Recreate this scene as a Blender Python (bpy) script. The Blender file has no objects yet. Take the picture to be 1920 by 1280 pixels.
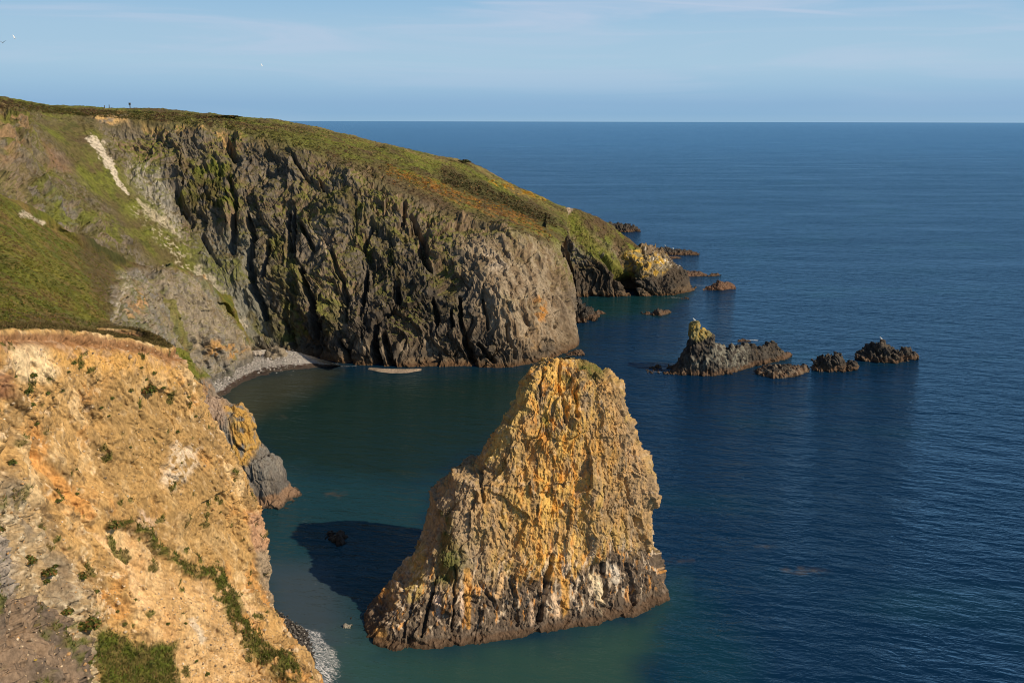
import bpy, math, random
import numpy as np
random.seed(7); rng = np.random.default_rng(7)
C = bpy.context.scene.collection
sc = bpy.context.scene
R = math.radians

# ------------------------------------------------------------------ camera
CAM = np.array([0.0, 0.0, 50.0]); FPX = 1866.7; PITCH = R(12.46); ROLL = R(0.13)
cam_d = bpy.data.cameras.new('camera'); cam_d.sensor_width = 36; cam_d.lens = 35
cam_d.clip_start = 0.5; cam_d.clip_end = 300000
cam = bpy.data.objects.new('camera', cam_d); C.objects.link(cam)
from mathutils import Matrix, Vector
M3 = Matrix.Rotation(math.pi / 2 - PITCH, 3, 'X') @ Matrix.Rotation(ROLL, 3, 'Z')
cam.matrix_world = Matrix.Translation(CAM.tolist()) @ M3.to_4x4()
sc.camera = cam
RM = np.array(M3)

# ------------------------------------------------------------------ sky + sun
SUN_EL, SUN_AZ = 37.0, 113.0            # azimuth clockwise from +Y (the view direction)
w = bpy.data.worlds.new('World'); sc.world = w; w.use_nodes = True
nt = w.node_tree; nt.nodes.clear()
out = nt.nodes.new('ShaderNodeOutputWorld'); bg = nt.nodes.new('ShaderNodeBackground')
sky = nt.nodes.new('ShaderNodeTexSky'); sky.sky_type = 'NISHITA'; sky.sun_disc = False
sky.sun_elevation = R(SUN_EL); sky.sun_rotation = R(SUN_AZ); sky.air_density = 1.0; sky.dust_density = 0.4; sky.ozone_density = 2.5
bg.inputs['Strength'].default_value = 0.085
tc = nt.nodes.new('ShaderNodeTexCoord'); sep = nt.nodes.new('ShaderNodeSeparateXYZ')
nt.links.new(tc.outputs['Generated'], sep.inputs[0])
mr = nt.nodes.new('ShaderNodeMapRange'); mr.inputs['From Min'].default_value = 0; mr.inputs['From Max'].default_value = 0.14
nt.links.new(sep.outputs['Z'], mr.inputs['Value'])
ramp = nt.nodes.new('ShaderNodeValToRGB')
K = 0.60
stops = [(0.0, (.29, .47, .65)), (0.05, (.26, .445, .645)), (0.12, (.27, .45, .655)), (0.24, (.33, .52, .70)), (0.38, (.39, .575, .73)), (0.60, (.37, .56, .73)), (0.8, (.30, .51, .72)), (1.0, (.27, .47, .70))]
els = ramp.color_ramp.elements
els[0].position = stops[0][0]; els[0].color = (*[c for c in stops[0][1]], 1)
els[1].position = 1.0; els[1].color = (*stops[-1][1], 1)
for p_, c_ in stops[1:-1]:
    e = els.new(p_); e.color = (*c_, 1)
nt.links.new(mr.outputs[0], ramp.inputs[0])
# thin high cloud: noise stretched sideways, faded by height
mp = nt.nodes.new('ShaderNodeMapping'); mp.inputs['Scale'].default_value = (1.6, 1.6, 20); mp.inputs['Rotation'].default_value = (0, R(2.5), 0)
nt.links.new(tc.outputs['Generated'], mp.inputs[0])
cn = nt.nodes.new('ShaderNodeTexNoise'); cn.inputs['Scale'].default_value = 2.0; cn.inputs['Detail'].default_value = 6; cn.inputs['Roughness'].default_value = .55; cn.inputs['Distortion'].default_value = .6
nt.links.new(mp.outputs[0], cn.inputs['Vector'])
cr = nt.nodes.new('ShaderNodeMapRange'); cr.inputs['From Min'].default_value = .44; cr.inputs['From Max'].default_value = .68; cr.inputs['To Max'].default_value = .75; cr.interpolation_type = 'SMOOTHSTEP'
nt.links.new(cn.outputs['Fac'], cr.inputs['Value'])
cm = nt.nodes.new('ShaderNodeMix'); cm.data_type = 'RGBA'
ch = nt.nodes.new('ShaderNodeMapRange'); ch.inputs['From Min'].default_value = .015; ch.inputs['From Max'].default_value = .10; ch.inputs['To Min'].default_value = .08; nt.links.new(sep.outputs['Z'], ch.inputs['Value'])
cx = nt.nodes.new('ShaderNodeMath'); cx.operation = 'MULTIPLY'; nt.links.new(cr.outputs[0], cx.inputs[0]); nt.links.new(ch.outputs[0], cx.inputs[1])
# a long thin vapour trail high on the right
def wm(op, a, b):
    q = nt.nodes.new('ShaderNodeMath'); q.operation = op
    for k, x in enumerate((a, b)):
        if isinstance(x, (int, float)): q.inputs[k].default_value = x
        else: nt.links.new(x, q.inputs[k])
    return q.outputs[0]
azm = wm('DIVIDE', sep.outputs['X'], sep.outputs['Y']); elv = wm('DIVIDE', sep.outputs['Z'], sep.outputs['Y'])
def dirpt(u, v):
    d = M3 @ Vector(((u - 960) / FPX, (640 - v) / FPX, -1)); return d.x / d.y, d.z / d.y
tot = cx.outputs[0]
for (a_, b_, wd, kk) in (((1100, -6), (1640, 30), .0026, .75), ((1500, 24), (1920, 8), .0035, .35), ((960, 138), (1060, 137), .0022, .3)):
    (x0, y0), (x1, y1) = dirpt(*a_), dirpt(*b_); sl_ = (y1 - y0) / (x1 - x0)
    e_ = wm('DIVIDE', wm('ABSOLUTE', wm('SUBTRACT', elv, wm('ADD', y0 - sl_ * x0, wm('MULTIPLY', azm, sl_))), 0), wd)
    c_ = wm('MAXIMUM', wm('SUBTRACT', 1, wm('MULTIPLY', e_, e_)), 0)
    t_ = wm('MAXIMUM', wm('SUBTRACT', 1, wm('POWER', wm('ABSOLUTE', wm('DIVIDE', wm('SUBTRACT', azm, (x0 + x1) / 2), (x1 - x0) / 2), 0), 4)), 0)
    front = wm('GREATER_THAN', sep.outputs['Y'], 0)
    tot = wm('MAXIMUM', tot, wm('MULTIPLY', front, wm('MULTIPLY', kk, wm('MULTIPLY', c_, t_))))
nt.links.new(tot, cm.inputs['Factor']); nt.links.new(ramp.outputs[0], cm.inputs[6]); cm.inputs[7].default_value = (.50, .60, .76, 1)
sc_ = nt.nodes.new('ShaderNodeVectorMath'); sc_.operation = 'SCALE'; sc_.inputs['Scale'].default_value = 1 / 0.085
nt.links.new(cm.outputs[2], sc_.inputs[0])
mf = nt.nodes.new('ShaderNodeMapRange'); mf.inputs['From Min'].default_value = .13; mf.inputs['From Max'].default_value = .40
nt.links.new(sep.outputs['Z'], mf.inputs['Value'])
m2 = nt.nodes.new('ShaderNodeMix'); m2.data_type = 'RGBA'
nt.links.new(mf.outputs[0], m2.inputs['Factor']); nt.links.new(sc_.outputs[0], m2.inputs[6]); nt.links.new(sky.outputs[0], m2.inputs[7])
nt.links.new(m2.outputs[2], bg.inputs['Color']); nt.links.new(bg.outputs[0], out.inputs[0])

sl = bpy.data.lights.new('sun', 'SUN'); sl.energy = 5.0; sl.angle = R(0.5); sl.color = (1.0, 0.80, 0.56)
sun = bpy.data.objects.new('sun', sl); C.objects.link(sun)
sd = np.array([math.sin(R(SUN_AZ)) * math.cos(R(SUN_EL)), math.cos(R(SUN_AZ)) * math.cos(R(SUN_EL)), math.sin(R(SUN_EL))])
from mathutils import Vector
sun.rotation_euler = Vector(sd.tolist()).to_track_quat('Z', 'Y').to_euler(); sun.location = (60, -40, 90)
sc.view_settings.view_transform = 'Standard'; sc.view_settings.look = 'None'; sc.view_settings.gamma = 1; sc.view_settings.exposure = 0.0
sc.cycles.filter_width = 1.05; sc.cycles.max_bounces = 5; sc.cycles.diffuse_bounces = 2; sc.cycles.glossy_bounces = 3

# ------------------------------------------------------------------ survey helpers (photo landmark + distance -> world)
def ray(u, v):
    d = RM @ np.array([(u - 960) / FPX, (640 - v) / FPX, -1.0]); return d
def P(u, v, Y):
    d = ray(u, v); return CAM + d * (Y / d[1])
def S(u, v, z=0.0):                     # landmark lying at height z
    d = ray(u, v); return CAM + d * ((z - CAM[2]) / d[2])
def W(u, Y, z):
    lo, hi = -4000.0, 6000.0            # landmark column u at distance Y and height z
    for _ in range(60):
        m = (lo + hi) / 2
        if P(u, m, Y)[2] > z: lo = m
        else: hi = m
    return P(u, m, Y)
def proj(p):
    q = (p - CAM) @ RM
    dz = np.minimum(q[:, 2], -0.1)
    return np.stack([960 - q[:, 0] / dz * FPX, 640 + q[:, 1] / dz * FPX], 1)

# ------------------------------------------------------------------ noise
perm = rng.permutation(256).astype(np.int32); perm = np.concatenate([perm, perm])
G3 = rng.normal(size=(256, 3)).astype(np.float32); G3 /= np.linalg.norm(G3, axis=1)[:, None]
def perlin(p):
    p = p.astype(np.float32)
    i = np.floor(p); f = p - i; i = i.astype(np.int32) & 255
    s = f * f * f * (f * (f * 6 - 15) + 10)
    X, Y, Z = i[:, 0], i[:, 1], i[:, 2]
    def corner(a, b, c):
        h = perm[(perm[(perm[(X + a) & 255] + Y + b) & 255] + Z + c) & 255]
        g = G3[h]
        return g[:, 0] * (f[:, 0] - a) + g[:, 1] * (f[:, 1] - b) + g[:, 2] * (f[:, 2] - c)
    def L(a, b, t): return a + (b - a) * t
    x00 = L(corner(0, 0, 0), corner(1, 0, 0), s[:, 0]); x10 = L(corner(0, 1, 0), corner(1, 1, 0), s[:, 0])
    x01 = L(corner(0, 0, 1), corner(1, 0, 1), s[:, 0]); x11 = L(corner(0, 1, 1), corner(1, 1, 1), s[:, 0])
    return L(L(x00, x10, s[:, 1]), L(x01, x11, s[:, 1]), s[:, 2]) * 1.5
def sp(p, sx, sy=None, sz=None, off=0.0):
    sy = sx if sy is None else sy; sz = sx if sz is None else sz
    return p / np.array([sx, sy, sz]) + off
def fbm(p, n=4, gain=.5):
    a, t, r = 1.0, 0, 0
    for k in range(n):
        r = r + a * perlin(p * 2 ** k + 17.3 * k); t += a; a *= gain
    return r / t * 1.3
def bill(p, n=3, gain=.5):              # sharp valleys
    a, t, r = 1.0, 0, 0
    for k in range(n):
        r = r + a * np.abs(perlin(p * 2.1 ** k + 9.7 * k)); t += a; a *= gain
    return r / t * 2 - .6
def ridg(p, n=3, gain=.5):
    return -bill(p, n, gain)
def cells(p, tilt=.9):                  # fractured blocks: every block gets its own height and its own tilted face
    p = p.astype(np.float32); i = np.floor(p).astype(np.int32); best = np.full(len(p), 9., np.float32); sec = best.copy(); val = np.zeros(len(p), np.float32)
    for a in (-1, 0, 1):
        for b in (-1, 0, 1):
            for c in (-1, 0, 1):
                q = i + np.array([a, b, c], np.int32)
                h = perm[(perm[(perm[q[:, 0] & 255] + q[:, 1]) & 255] + q[:, 2]) & 255]
                r_ = q + (G3[h] * .45 + np.float32(.5)) - p
                d = np.einsum('ij,ij->i', r_, r_); m = d < best
                hv = h.astype(np.float32) / 255 - .5 + tilt * np.einsum('ij,ij->i', r_, G3[(h * 7 + 31) & 255])
                sec = np.where(m, best, np.minimum(sec, d)); val = np.where(m, hv, val); best = np.where(m, d, best)
    return val, np.sqrt(sec) - np.sqrt(best)
def ss(a, b, x):
    t = np.clip((x - a) / (b - a), 0, 1); return t * t * (3 - 2 * t)

# ------------------------------------------------------------------ marks on a surface
def segd(uv, pts):
    pts = np.asarray(pts, float); best = np.full(len(uv), 1e9)
    has = pts.shape[1] > 2
    for a, b in zip(pts[:-1], pts[1:]):
        d = b[:2] - a[:2]; t = np.clip(((uv - a[:2]) @ d) / max(d @ d, 1e-9), 0, 1)
        r = np.hypot(*(uv - (a[:2] + t[:, None] * d)).T)
        if has: r = r / (a[2] + (b[2] - a[2]) * t)
        best = np.minimum(best, r)
    return best
def stroke(uv, pts, nz=0, soft=.5):
    return 1 - ss(1 - soft, 1 + soft, segd(uv, pts) + nz)
def poly(uv, pts, feather=6, nz=0):
    pts = np.asarray(pts, float)
    m = np.zeros(len(uv)); lo = pts.min(0) - 40; hi = pts.max(0) + 40
    idx = np.where(((uv > lo) & (uv < hi)).all(1))[0]
    if len(idx) == 0: return m
    q = uv[idx]; d = segd(q, np.vstack([pts, pts[:1]])); ins = np.zeros(len(q), bool)
    j = len(pts) - 1
    for i in range(len(pts)):
        a, b = pts[i], pts[j]
        c = ((a[1] > q[:, 1]) != (b[1] > q[:, 1])) & (q[:, 0] < (b[0] - a[0]) * (q[:, 1] - a[1]) / ((b[1] - a[1]) if b[1] != a[1] else 1e-9) + a[0])
        ins ^= c; j = i
    sdist = np.where(ins, d, -d)
    if not np.isscalar(nz): nz = nz[idx]
    m[idx] = ss(-feather, feather, sdist + nz)
    return m
def mixc(col, c, m):
    m = np.clip(m, 0, 1)[:, None]; return col * (1 - m) + np.asarray(c) * m

# ------------------------------------------------------------------ surfaces
def herm(xs, Pn, xq):
    xs = np.asarray(xs, float); n = len(xs)
    h = np.diff(xs); dl = np.diff(Pn, axis=0) / h.reshape((-1,) + (1,) * (Pn.ndim - 1))
    m = np.zeros_like(Pn); m[0] = dl[0]; m[-1] = dl[-1]
    for i in range(1, n - 1): m[i] = (dl[i - 1] * h[i] + dl[i] * h[i - 1]) / (h[i] + h[i - 1])
    k = np.clip(np.searchsorted(xs, xq, side='right') - 1, 0, n - 2)
    t = (xq - xs[k]) / h[k]; sh = (-1,) + (1,) * (Pn.ndim - 1)
    t = t.reshape(sh); hh = h[k].reshape(sh)
    return (2*t**3-3*t**2+1)*Pn[k] + (t**3-2*t**2+t)*hh*m[k] + (-2*t**3+3*t**2)*Pn[k+1] + (t**3-t**2)*hh*m[k+1]
def loft(net, nu, nv, wu=None, wv=None):
    net = np.asarray(net, float)        # columns x rows x 3
    du = np.linalg.norm(np.diff(net, axis=0), axis=2).mean(1) + .01; dv = np.linalg.norm(np.diff(net, axis=1), axis=2).mean(0) + .01
    su = np.concatenate([[0], np.cumsum(du)]); sv = np.concatenate([[0], np.cumsum(dv)])
    def samples(s_, d_, w_, n_):
        ww = np.array([(w_ or {}).get(i, 1) for i in range(len(d_))]); c_ = np.concatenate([[0], np.cumsum(d_ * ww)])
        return np.interp(np.linspace(0, c_[-1], n_), c_, s_)
    qu = samples(su, du, wu, nu); qv = samples(sv, dv, wv, nv)
    g = herm(su, net, qu); g = np.swapaxes(herm(sv, np.swapaxes(g, 0, 1), qv), 0, 1)
    ci = np.interp(qu, su, np.arange(len(su))); ri = np.interp(qv, sv, np.arange(len(sv)))
    CI, RI = np.meshgrid(ci, ri, indexing='ij')
    return g, CI.ravel(), RI.ravel()
def gnormals(g, flip=1, closed=False):
    if closed:
        e = np.concatenate([g[-1:], g, g[:1]], 0); a = (e[2:] - e[:-2])
    else: a = np.gradient(g, axis=0)
    b = np.gradient(g, axis=1); n = np.cross(a, b) * flip
    return (n / (np.linalg.norm(n, axis=2)[..., None] + 1e-9))
def gmesh(name, g, col, mat, closed=False, veg=None, flip=False, parent=None, cap=False):
    nu, nv = g.shape[:2]; co = g.reshape(-1, 3)
    i = np.arange(nu if closed else nu - 1); j = np.arange(nv - 1)
    I, J = np.meshgrid(i, j, indexing='ij'); I2 = (I + 1) % nu
    f = np.stack([I * nv + J, I2 * nv + J, I2 * nv + J + 1, I * nv + J + 1], -1).reshape(-1, 4)
    if flip: f = f[:, ::-1]
    return rawmesh(name, co, f, col, mat, veg, parent)
def rawmesh(name, co, f, col, mat, veg=None, parent=None):
    me = bpy.data.meshes.new(name); co = np.asarray(co, np.float32); f = np.asarray(f, np.int32); k = f.shape[1]
    me.vertices.add(len(co)); me.vertices.foreach_set('co', co.ravel())
    me.loops.add(f.size); me.loops.foreach_set('vertex_index', np.ascontiguousarray(f).ravel())
    me.polygons.add(len(f)); me.polygons.foreach_set('loop_start', np.arange(0, f.size, k, dtype=np.int32))
    me.update(calc_edges=True)
    if col is not None:
        a = me.color_attributes.new('Col', 'FLOAT_COLOR', 'POINT')
        a.data.foreach_set('color', np.concatenate([np.clip(col, 0, 1), np.ones((len(co), 1))], 1).astype(np.float32).ravel())
    if veg is not None:
        a = me.attributes.new('veg', 'FLOAT', 'POINT'); a.data.foreach_set('value', veg.astype(np.float32))
    me.materials.append(mat)
    o = bpy.data.objects.new(name, me); C.objects.link(o)
    if parent: o.parent = parent
    return o
def tag(o, label=None, cat=None, group=None, kind=None):
    if label: o['label'] = label
    if cat: o['category'] = cat
    if group: o['group'] = group
    if kind: o['kind'] = kind
    return o

# ------------------------------------------------------------------ materials
def rock_mat(name, s1, s2, b1, b2, rough=.92, var=.35, stretch=.5, tilt=(0, 12)):
    m = bpy.data.materials.new(name); m.use_nodes = True; n = m.node_tree; L = n.links
    bs = n.nodes['Principled BSDF']; bs.inputs['Roughness'].default_value = rough; bs.inputs['Specular IOR Level'].default_value = .2
    at = n.nodes.new('ShaderNodeAttribute'); at.attribute_name = 'Col'
    tcn = n.nodes.new('ShaderNodeTexCoord')
    no = n.nodes.new('ShaderNodeTexNoise'); no.inputs['Scale'].default_value = s1; no.inputs['Detail'].default_value = 6; no.inputs['Roughness'].default_value = .65
    n2 = n.nodes.new('ShaderNodeTexNoise'); n2.inputs['Scale'].default_value = s2; n2.inputs['Detail'].default_value = 5; n2.inputs['Roughness'].default_value = .7
    no.noise_type = 'RIDGED_MULTIFRACTAL'; no.normalize = True
    vo = n.nodes.new('ShaderNodeTexVoronoi'); vo.inputs['Scale'].default_value = s1 * .8; vo.feature = 'F1'; vo.distance = 'CHEBYCHEV'
    mp = n.nodes.new('ShaderNodeMapping'); mp.inputs['Scale'].default_value = (1, 1, stretch); mp.inputs['Rotation'].default_value = (R(tilt[0]), R(tilt[1]), 0); L.new(tcn.outputs['Object'], mp.inputs[0])
    for q in (no, n2, vo): L.new(mp.outputs[0], q.inputs['Vector'])
    mr = n.nodes.new('ShaderNodeMapRange'); mr.inputs['From Min'].default_value = .3; mr.inputs['From Max'].default_value = .7
    mr.inputs['To Min'].default_value = 1 - var; mr.inputs['To Max'].default_value = 1 + var
    L.new(n2.outputs['Fac'], mr.inputs['Value'])
    vm = n.nodes.new('ShaderNodeVectorMath'); vm.operation = 'SCALE'; L.new(at.outputs['Color'], vm.inputs[0]); L.new(mr.outputs[0], vm.inputs['Scale'])
    L.new(vm.outputs[0], bs.inputs['Base Color'])
    bu = n.nodes.new('ShaderNodeBump'); bu.inputs['Strength'].default_value = b1; bu.inputs['Distance'].default_value = .6 / s1; L.new(no.outputs['Fac'], bu.inputs['Height'])
    bv = n.nodes.new('ShaderNodeBump'); bv.inputs['Strength'].default_value = b2; bv.inputs['Distance'].default_value = .5 / s1; L.new(vo.outputs['Distance'], bv.inputs['Height']); L.new(bu.outputs[0], bv.inputs['Normal'])
    L.new(bv.outputs[0], bs.inputs['Normal'])
    return m
M_far = rock_mat('far_cliff_rock', .9, 1.6, .9, .5, var=.42)
M_near = rock_mat('ochre_cliff_rock', 2.6, 4.0, 1., .35, var=.42, stretch=.6, tilt=(30, 0))
M_stack = rock_mat('stack_rock', 1.9, 3.0, .7, .5, var=.42)
M_skerry = rock_mat('skerry_rock', 1.2, 3.0, .9, .6, rough=.75)
M_peb = rock_mat('shingle', 3.0, 6.0, .9, .9, var=.5)
def flat_mat(name, c, rough=.8, var=.15, scale=3):
    m = bpy.data.materials.new(name); m.use_nodes = True; n = m.node_tree
    bs = n.nodes['Principled BSDF']; bs.inputs['Roughness'].default_value = rough; bs.inputs['Specular IOR Level'].default_value = .2
    no = n.nodes.new('ShaderNodeTexNoise'); no.inputs['Scale'].default_value = scale
    mr = n.nodes.new('ShaderNodeMapRange'); mr.inputs['To Min'].default_value = 1 - var; mr.inputs['To Max'].default_value = 1 + var
    n.links.new(no.outputs['Fac'], mr.inputs['Value'])
    vm = n.nodes.new('ShaderNodeVectorMath'); vm.operation = 'SCALE'; vm.inputs[0].default_value = c; n.links.new(mr.outputs[0], vm.inputs['Scale'])
    n.links.new(vm.outputs[0], bs.inputs['Base Color']); return m
def leaf_mat(name):
    m = bpy.data.materials.new(name); m.use_nodes = True; n = m.node_tree
    bs = n.nodes['Principled BSDF']; bs.inputs['Roughness'].default_value = .8; bs.inputs['Specular IOR Level'].default_value = .15
    at = n.nodes.new('ShaderNodeAttribute'); at.attribute_name = 'Col'; n.links.new(at.outputs['Color'], bs.inputs['Base Color']); return m
M_leaf = leaf_mat('leaves')

# palette (base colours)
DK = (.046, .040, .033); BRN = (.20, .145, .09); GRY = (.155, .138, .112); PAL = (.38, .31, .225); GGR = (.18, .185, .155)
GRN = (.118, .135, .022); DGR = (.045, .054, .015); OLV = (.095, .08, .03); DRY = (.30, .225, .095); HEA = (.085, .058, .034)
ORG = (.42, .19, .035); OCH = (.50, .33, .13); WHT = (.50, .45, .36); WET = (.03, .026, .022); WRK = (.09, .055, .03)

# ================================================================== SEA
def build_sea():
    m = bpy.data.materials.new('sea_water'); m.use_nodes = True; n = m.node_tree; L = n.links; N = n.nodes; N.clear()
    o = N.new('ShaderNodeOutputMaterial'); at = N.new('ShaderNodeAttribute'); at.attribute_name = 'Col'
    ve = N.new('ShaderNodeAttribute'); ve.attribute_name = 'veg'
    tc = N.new('ShaderNodeTexCoord')
    def noise(sx, sy, rot, det, rough=.55, dist=0.0):
        mp = N.new('ShaderNodeMapping'); mp.vector_type = 'TEXTURE'; mp.inputs['Rotation'].default_value = (0, 0, R(rot)); mp.inputs['Scale'].default_value = (sx, sy, 1)
        no = N.new('ShaderNodeTexNoise'); no.noise_dimensions = '2D'; no.inputs['Scale'].default_value = 1; no.inputs['Detail'].default_value = det
        no.inputs['Roughness'].default_value = rough; no.inputs['Distortion'].default_value = dist
        L.new(tc.outputs['Object'], mp.inputs[0]); L.new(mp.outputs[0], no.inputs['Vector']); return no
    def math_(op, a, b):
        q = N.new('ShaderNodeMath'); q.operation = op
        for k, x in enumerate((a, b)):
            if isinstance(x, (int, float)): q.inputs[k].default_value = x
            else: L.new(x, q.inputs[k])
        return q.outputs[0]
    w1 = noise(3.2, 1.25, -14, 3, .6, .35); w2 = noise(9, 4.0, -20, 2); w3 = noise(.9, .45, 8, 3, .6)
    w4 = noise(26, 11, -10, 2); big = noise(220, 28, 4, 4, .6, .5); mid = noise(45, 16, -6, 3)
    h = math_('ADD', math_('MULTIPLY', w1.outputs['Fac'], .75), math_('ADD', math_('ADD', math_('MULTIPLY', w2.outputs['Fac'], 1.1), math_('MULTIPLY', w4.outputs['Fac'], .9)), math_('MULTIPLY', w3.outputs['Fac'], .2)))
    br = N.new('ShaderNodeMapRange'); br.inputs['From Min'].default_value = .3; br.inputs['From Max'].default_value = .62; br.inputs['To Min'].default_value = .5; br.inputs['To Max'].default_value = 1.25
    L.new(math_('ADD', math_('MULTIPLY', big.outputs['Fac'], .6), math_('MULTIPLY', mid.outputs['Fac'], .4)), br.inputs['Value'])
    calm = math_('SUBTRACT', 1, math_('MULTIPLY', ve.outputs['Fac'], .55))
    bu = N.new('ShaderNodeBump'); bu.inputs['Distance'].default_value = .48
    L.new(math_('MULTIPLY', br.outputs[0], calm), bu.inputs['Strength']); L.new(h, bu.inputs['Height'])
    df = N.new('ShaderNodeBsdfDiffuse')
    gl = N.new('ShaderNodeBsdfGlossy'); gl.inputs['Roughness'].default_value = .10; gl.inputs['Color'].default_value = (.58, .82, 1, 1)
    L.new(bu.outputs[0], gl.inputs['Normal'])
    fr = N.new('ShaderNodeFresnel'); fr.inputs['IOR'].default_value = 1.33; L.new(bu.outputs[0], fr.inputs['Normal'])
    fm = N.new('ShaderNodeMapRange'); fm.inputs['From Max'].default_value = .75; fm.inputs['To Min'].default_value = .0; fm.inputs['To Max'].default_value = .53
    L.new(fr.outputs[0], fm.inputs['Value'])
    L.new(at.outputs['Color'], df.inputs['Color'])
    mx = N.new('ShaderNodeMixShader'); L.new(fm.outputs[0], mx.inputs[0]); L.new(df.outputs[0], mx.inputs[1]); L.new(gl.outputs[0], mx.inputs[2])
    # foam
    fo = N.new('ShaderNodeAttribute'); fo.attribute_name = 'foam'
    fn = noise(1.3, .35, -35, 7, .85, 2.5)
    ft = N.new('ShaderNodeMapRange'); ft.inputs['From Min'].default_value = .0; ft.inputs['From Max'].default_value = .14; ft.interpolation_type = 'SMOOTHSTEP'
    L.new(math_('SUBTRACT', math_('MULTIPLY', fo.outputs['Fac'], .475), fn.outputs['Fac']), ft.inputs['Value'])
    fd = N.new('ShaderNodeBsdfDiffuse'); fd.inputs['Color'].default_value = (.78, .80, .82, 1)
    mf = N.new('ShaderNodeMixShader'); L.new(math_('MINIMUM', ft.outputs[0], math_('MULTIPLY', fo.outputs['Fac'], 3)), mf.inputs[0]); L.new(mx.outputs[0], mf.inputs[1]); L.new(fd.outputs[0], mf.inputs[2])
    L.new(mf.outputs[0], o.inputs[0])
    # mesh: fans out from the shore in front to the horizon
    r = np.concatenate([np.linspace(20, 60, 30), np.linspace(60.3, 330, 760), np.geomspace(332, 150000, 120)])
    a = np.radians(np.concatenate([np.linspace(-75, -32, 30), np.linspace(-31.9, 31.9, 620), np.linspace(32, 75, 30)]))
    RR, AA = np.meshgrid(r, a, indexing='ij')
    g = np.stack([RR * np.sin(AA), RR * np.cos(AA), np.zeros_like(RR)], -1); p = g.reshape(-1, 3)
    uv = proj(p)
    nz = fbm(sp(p, 9, 6, 1), 4); n2 = fbm(sp(p, 40, 22, 1), 3)
    d = RR.ravel()
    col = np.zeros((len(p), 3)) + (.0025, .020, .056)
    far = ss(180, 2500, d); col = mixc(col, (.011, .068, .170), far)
    col = mixc(col, (.006, .042, .062), ss(.1, .7, n2) * .5 * (1 - far))
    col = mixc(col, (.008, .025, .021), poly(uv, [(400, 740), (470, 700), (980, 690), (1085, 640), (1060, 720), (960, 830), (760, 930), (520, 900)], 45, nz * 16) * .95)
    col = mixc(col, (.040, .042, .026), poly(uv, [(405, 745), (450, 712), (560, 688), (640, 692), (600, 730), (470, 790)], 22, nz * 10) * .8)
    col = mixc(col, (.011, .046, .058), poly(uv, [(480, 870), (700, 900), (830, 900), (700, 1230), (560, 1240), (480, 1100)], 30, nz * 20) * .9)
    col = mixc(col, (.045, .066, .082), poly(uv, [(500, 1060), (600, 1060), (720, 1280), (760, 1400), (480, 1400)], 45, nz * 20) * .9)
    col = mixc(col, (.024, .070, .062), poly(uv, [(640, 1190), (900, 1210), (1190, 1165), (1262, 1100), (1262, 1150), (1200, 1250), (1180, 1450), (560, 1450)], 55, nz * 40) * .9)
    col = mixc(col, (.005, .040, .060), poly(uv, [(1250, 1080), (1330, 1130), (1420, 1240), (1300, 1440), (1200, 1440)], 60, nz * 30) * .6)
    col = mixc(col, (.006, .035, .035), poly(uv, [(1080, 556), (1300, 545), (1250, 590), (1120, 600)], 14, nz * 10) * .9)
    br_ = ss(-.25, .35, fbm(sp(p, 1.6, 1.2, 1), 3))
    for e in ([(1462, 1066), (1500, 1062), (1560, 1070), (1530, 1078), (1475, 1074)], [(1245, 1050), (1275, 1043), (1300, 1050), (1270, 1055)], [(612, 926), (632, 921), (648, 926), (635, 930)], [(515, 783), (528, 778), (540, 783), (525, 787)], [(1410, 1022), (1450, 1018), (1455, 1026), (1425, 1028)]):
        col = mixc(col, (.075, .065, .052), poly(uv, e, 5, nz * 6) * .75 * br_)
    foam = np.zeros(len(p))
    for s_, k in (([(560, 1178, 7), (588, 1208, 30), (604, 1250, 38), (612, 1300, 42)], 1.13), ([(520, 1148, 4), (575, 1190, 6), (590, 1215, 8)], 1.0), ([(545, 1096, 4), (612, 1094, 5)], .8), ([(590, 1130, 4), (622, 1118, 6), (590, 1152, 5)], .75), ([(585, 1210, 3), (650, 1200, 4)], .7),
                  ([(1246, 559, 1.2), (1262, 557, 2), (1285, 560, 1)], .95), ([(1300, 534, 1), (1328, 537, 1.5)], .95), ([(1348, 700, 3), (1378, 696, 3)], .95), ([(1508, 690, 2), (1522, 692, 2.5)], 1.1), ([(1214, 696, 1.5), (1240, 697, 1.5)], 1.0), ([(1400, 637, 1), (1422, 638, 1.5)], 1.1),
                  ([(636, 687, 1.5), (668, 686, 1.5)], 1.0), ([(1255, 700, 1.4), (1340, 706, 1.4), (1420, 690, 1.3), (1478, 672, 1.2)], .78), ([(1416, 706, 1.5), (1450, 710, 1.4), (1516, 700, 1.4)], .75), ([(1524, 698, 1.3), (1606, 696, 1.3)], .75), ([(1606, 674, 1.2), (1660, 681, 1.2), (1722, 674, 1.2)], .75),
                  ([(700, 1206, 2), (820, 1213, 2), (1000, 1195, 2), (1170, 1170, 2), (1252, 1110, 2)], .66), ([(700, 692, 1), (1000, 692, 1)], .7), ([(1080, 557, 1), (1190, 555, 1), (1300, 545, 1)], .75), ([(500, 966, 1.6), (545, 951, 1.6)], .75), ([(420, 741, 1.5), (500, 706, 1.5), (560, 691, 1.5), (630, 687, 1.5)], .72)):
        foam = np.maximum(foam, np.clip(1.6 - segd(uv, s_) + nz * .8, 0, 1) ** .7 * k)
    calmv = np.maximum(poly(uv, [(400, 740), (980, 690), (1085, 640), (1000, 800), (830, 900), (520, 930)], 50), poly(uv, [(500, 1050), (680, 1190), (1240, 1120), (1230, 1450), (480, 1450)], 40) * .9)
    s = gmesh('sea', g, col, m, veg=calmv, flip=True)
    fa = s.data.attributes.new('foam', 'FLOAT', 'POINT'); fa.data.foreach_set('value', foam.astype(np.float32))
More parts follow.
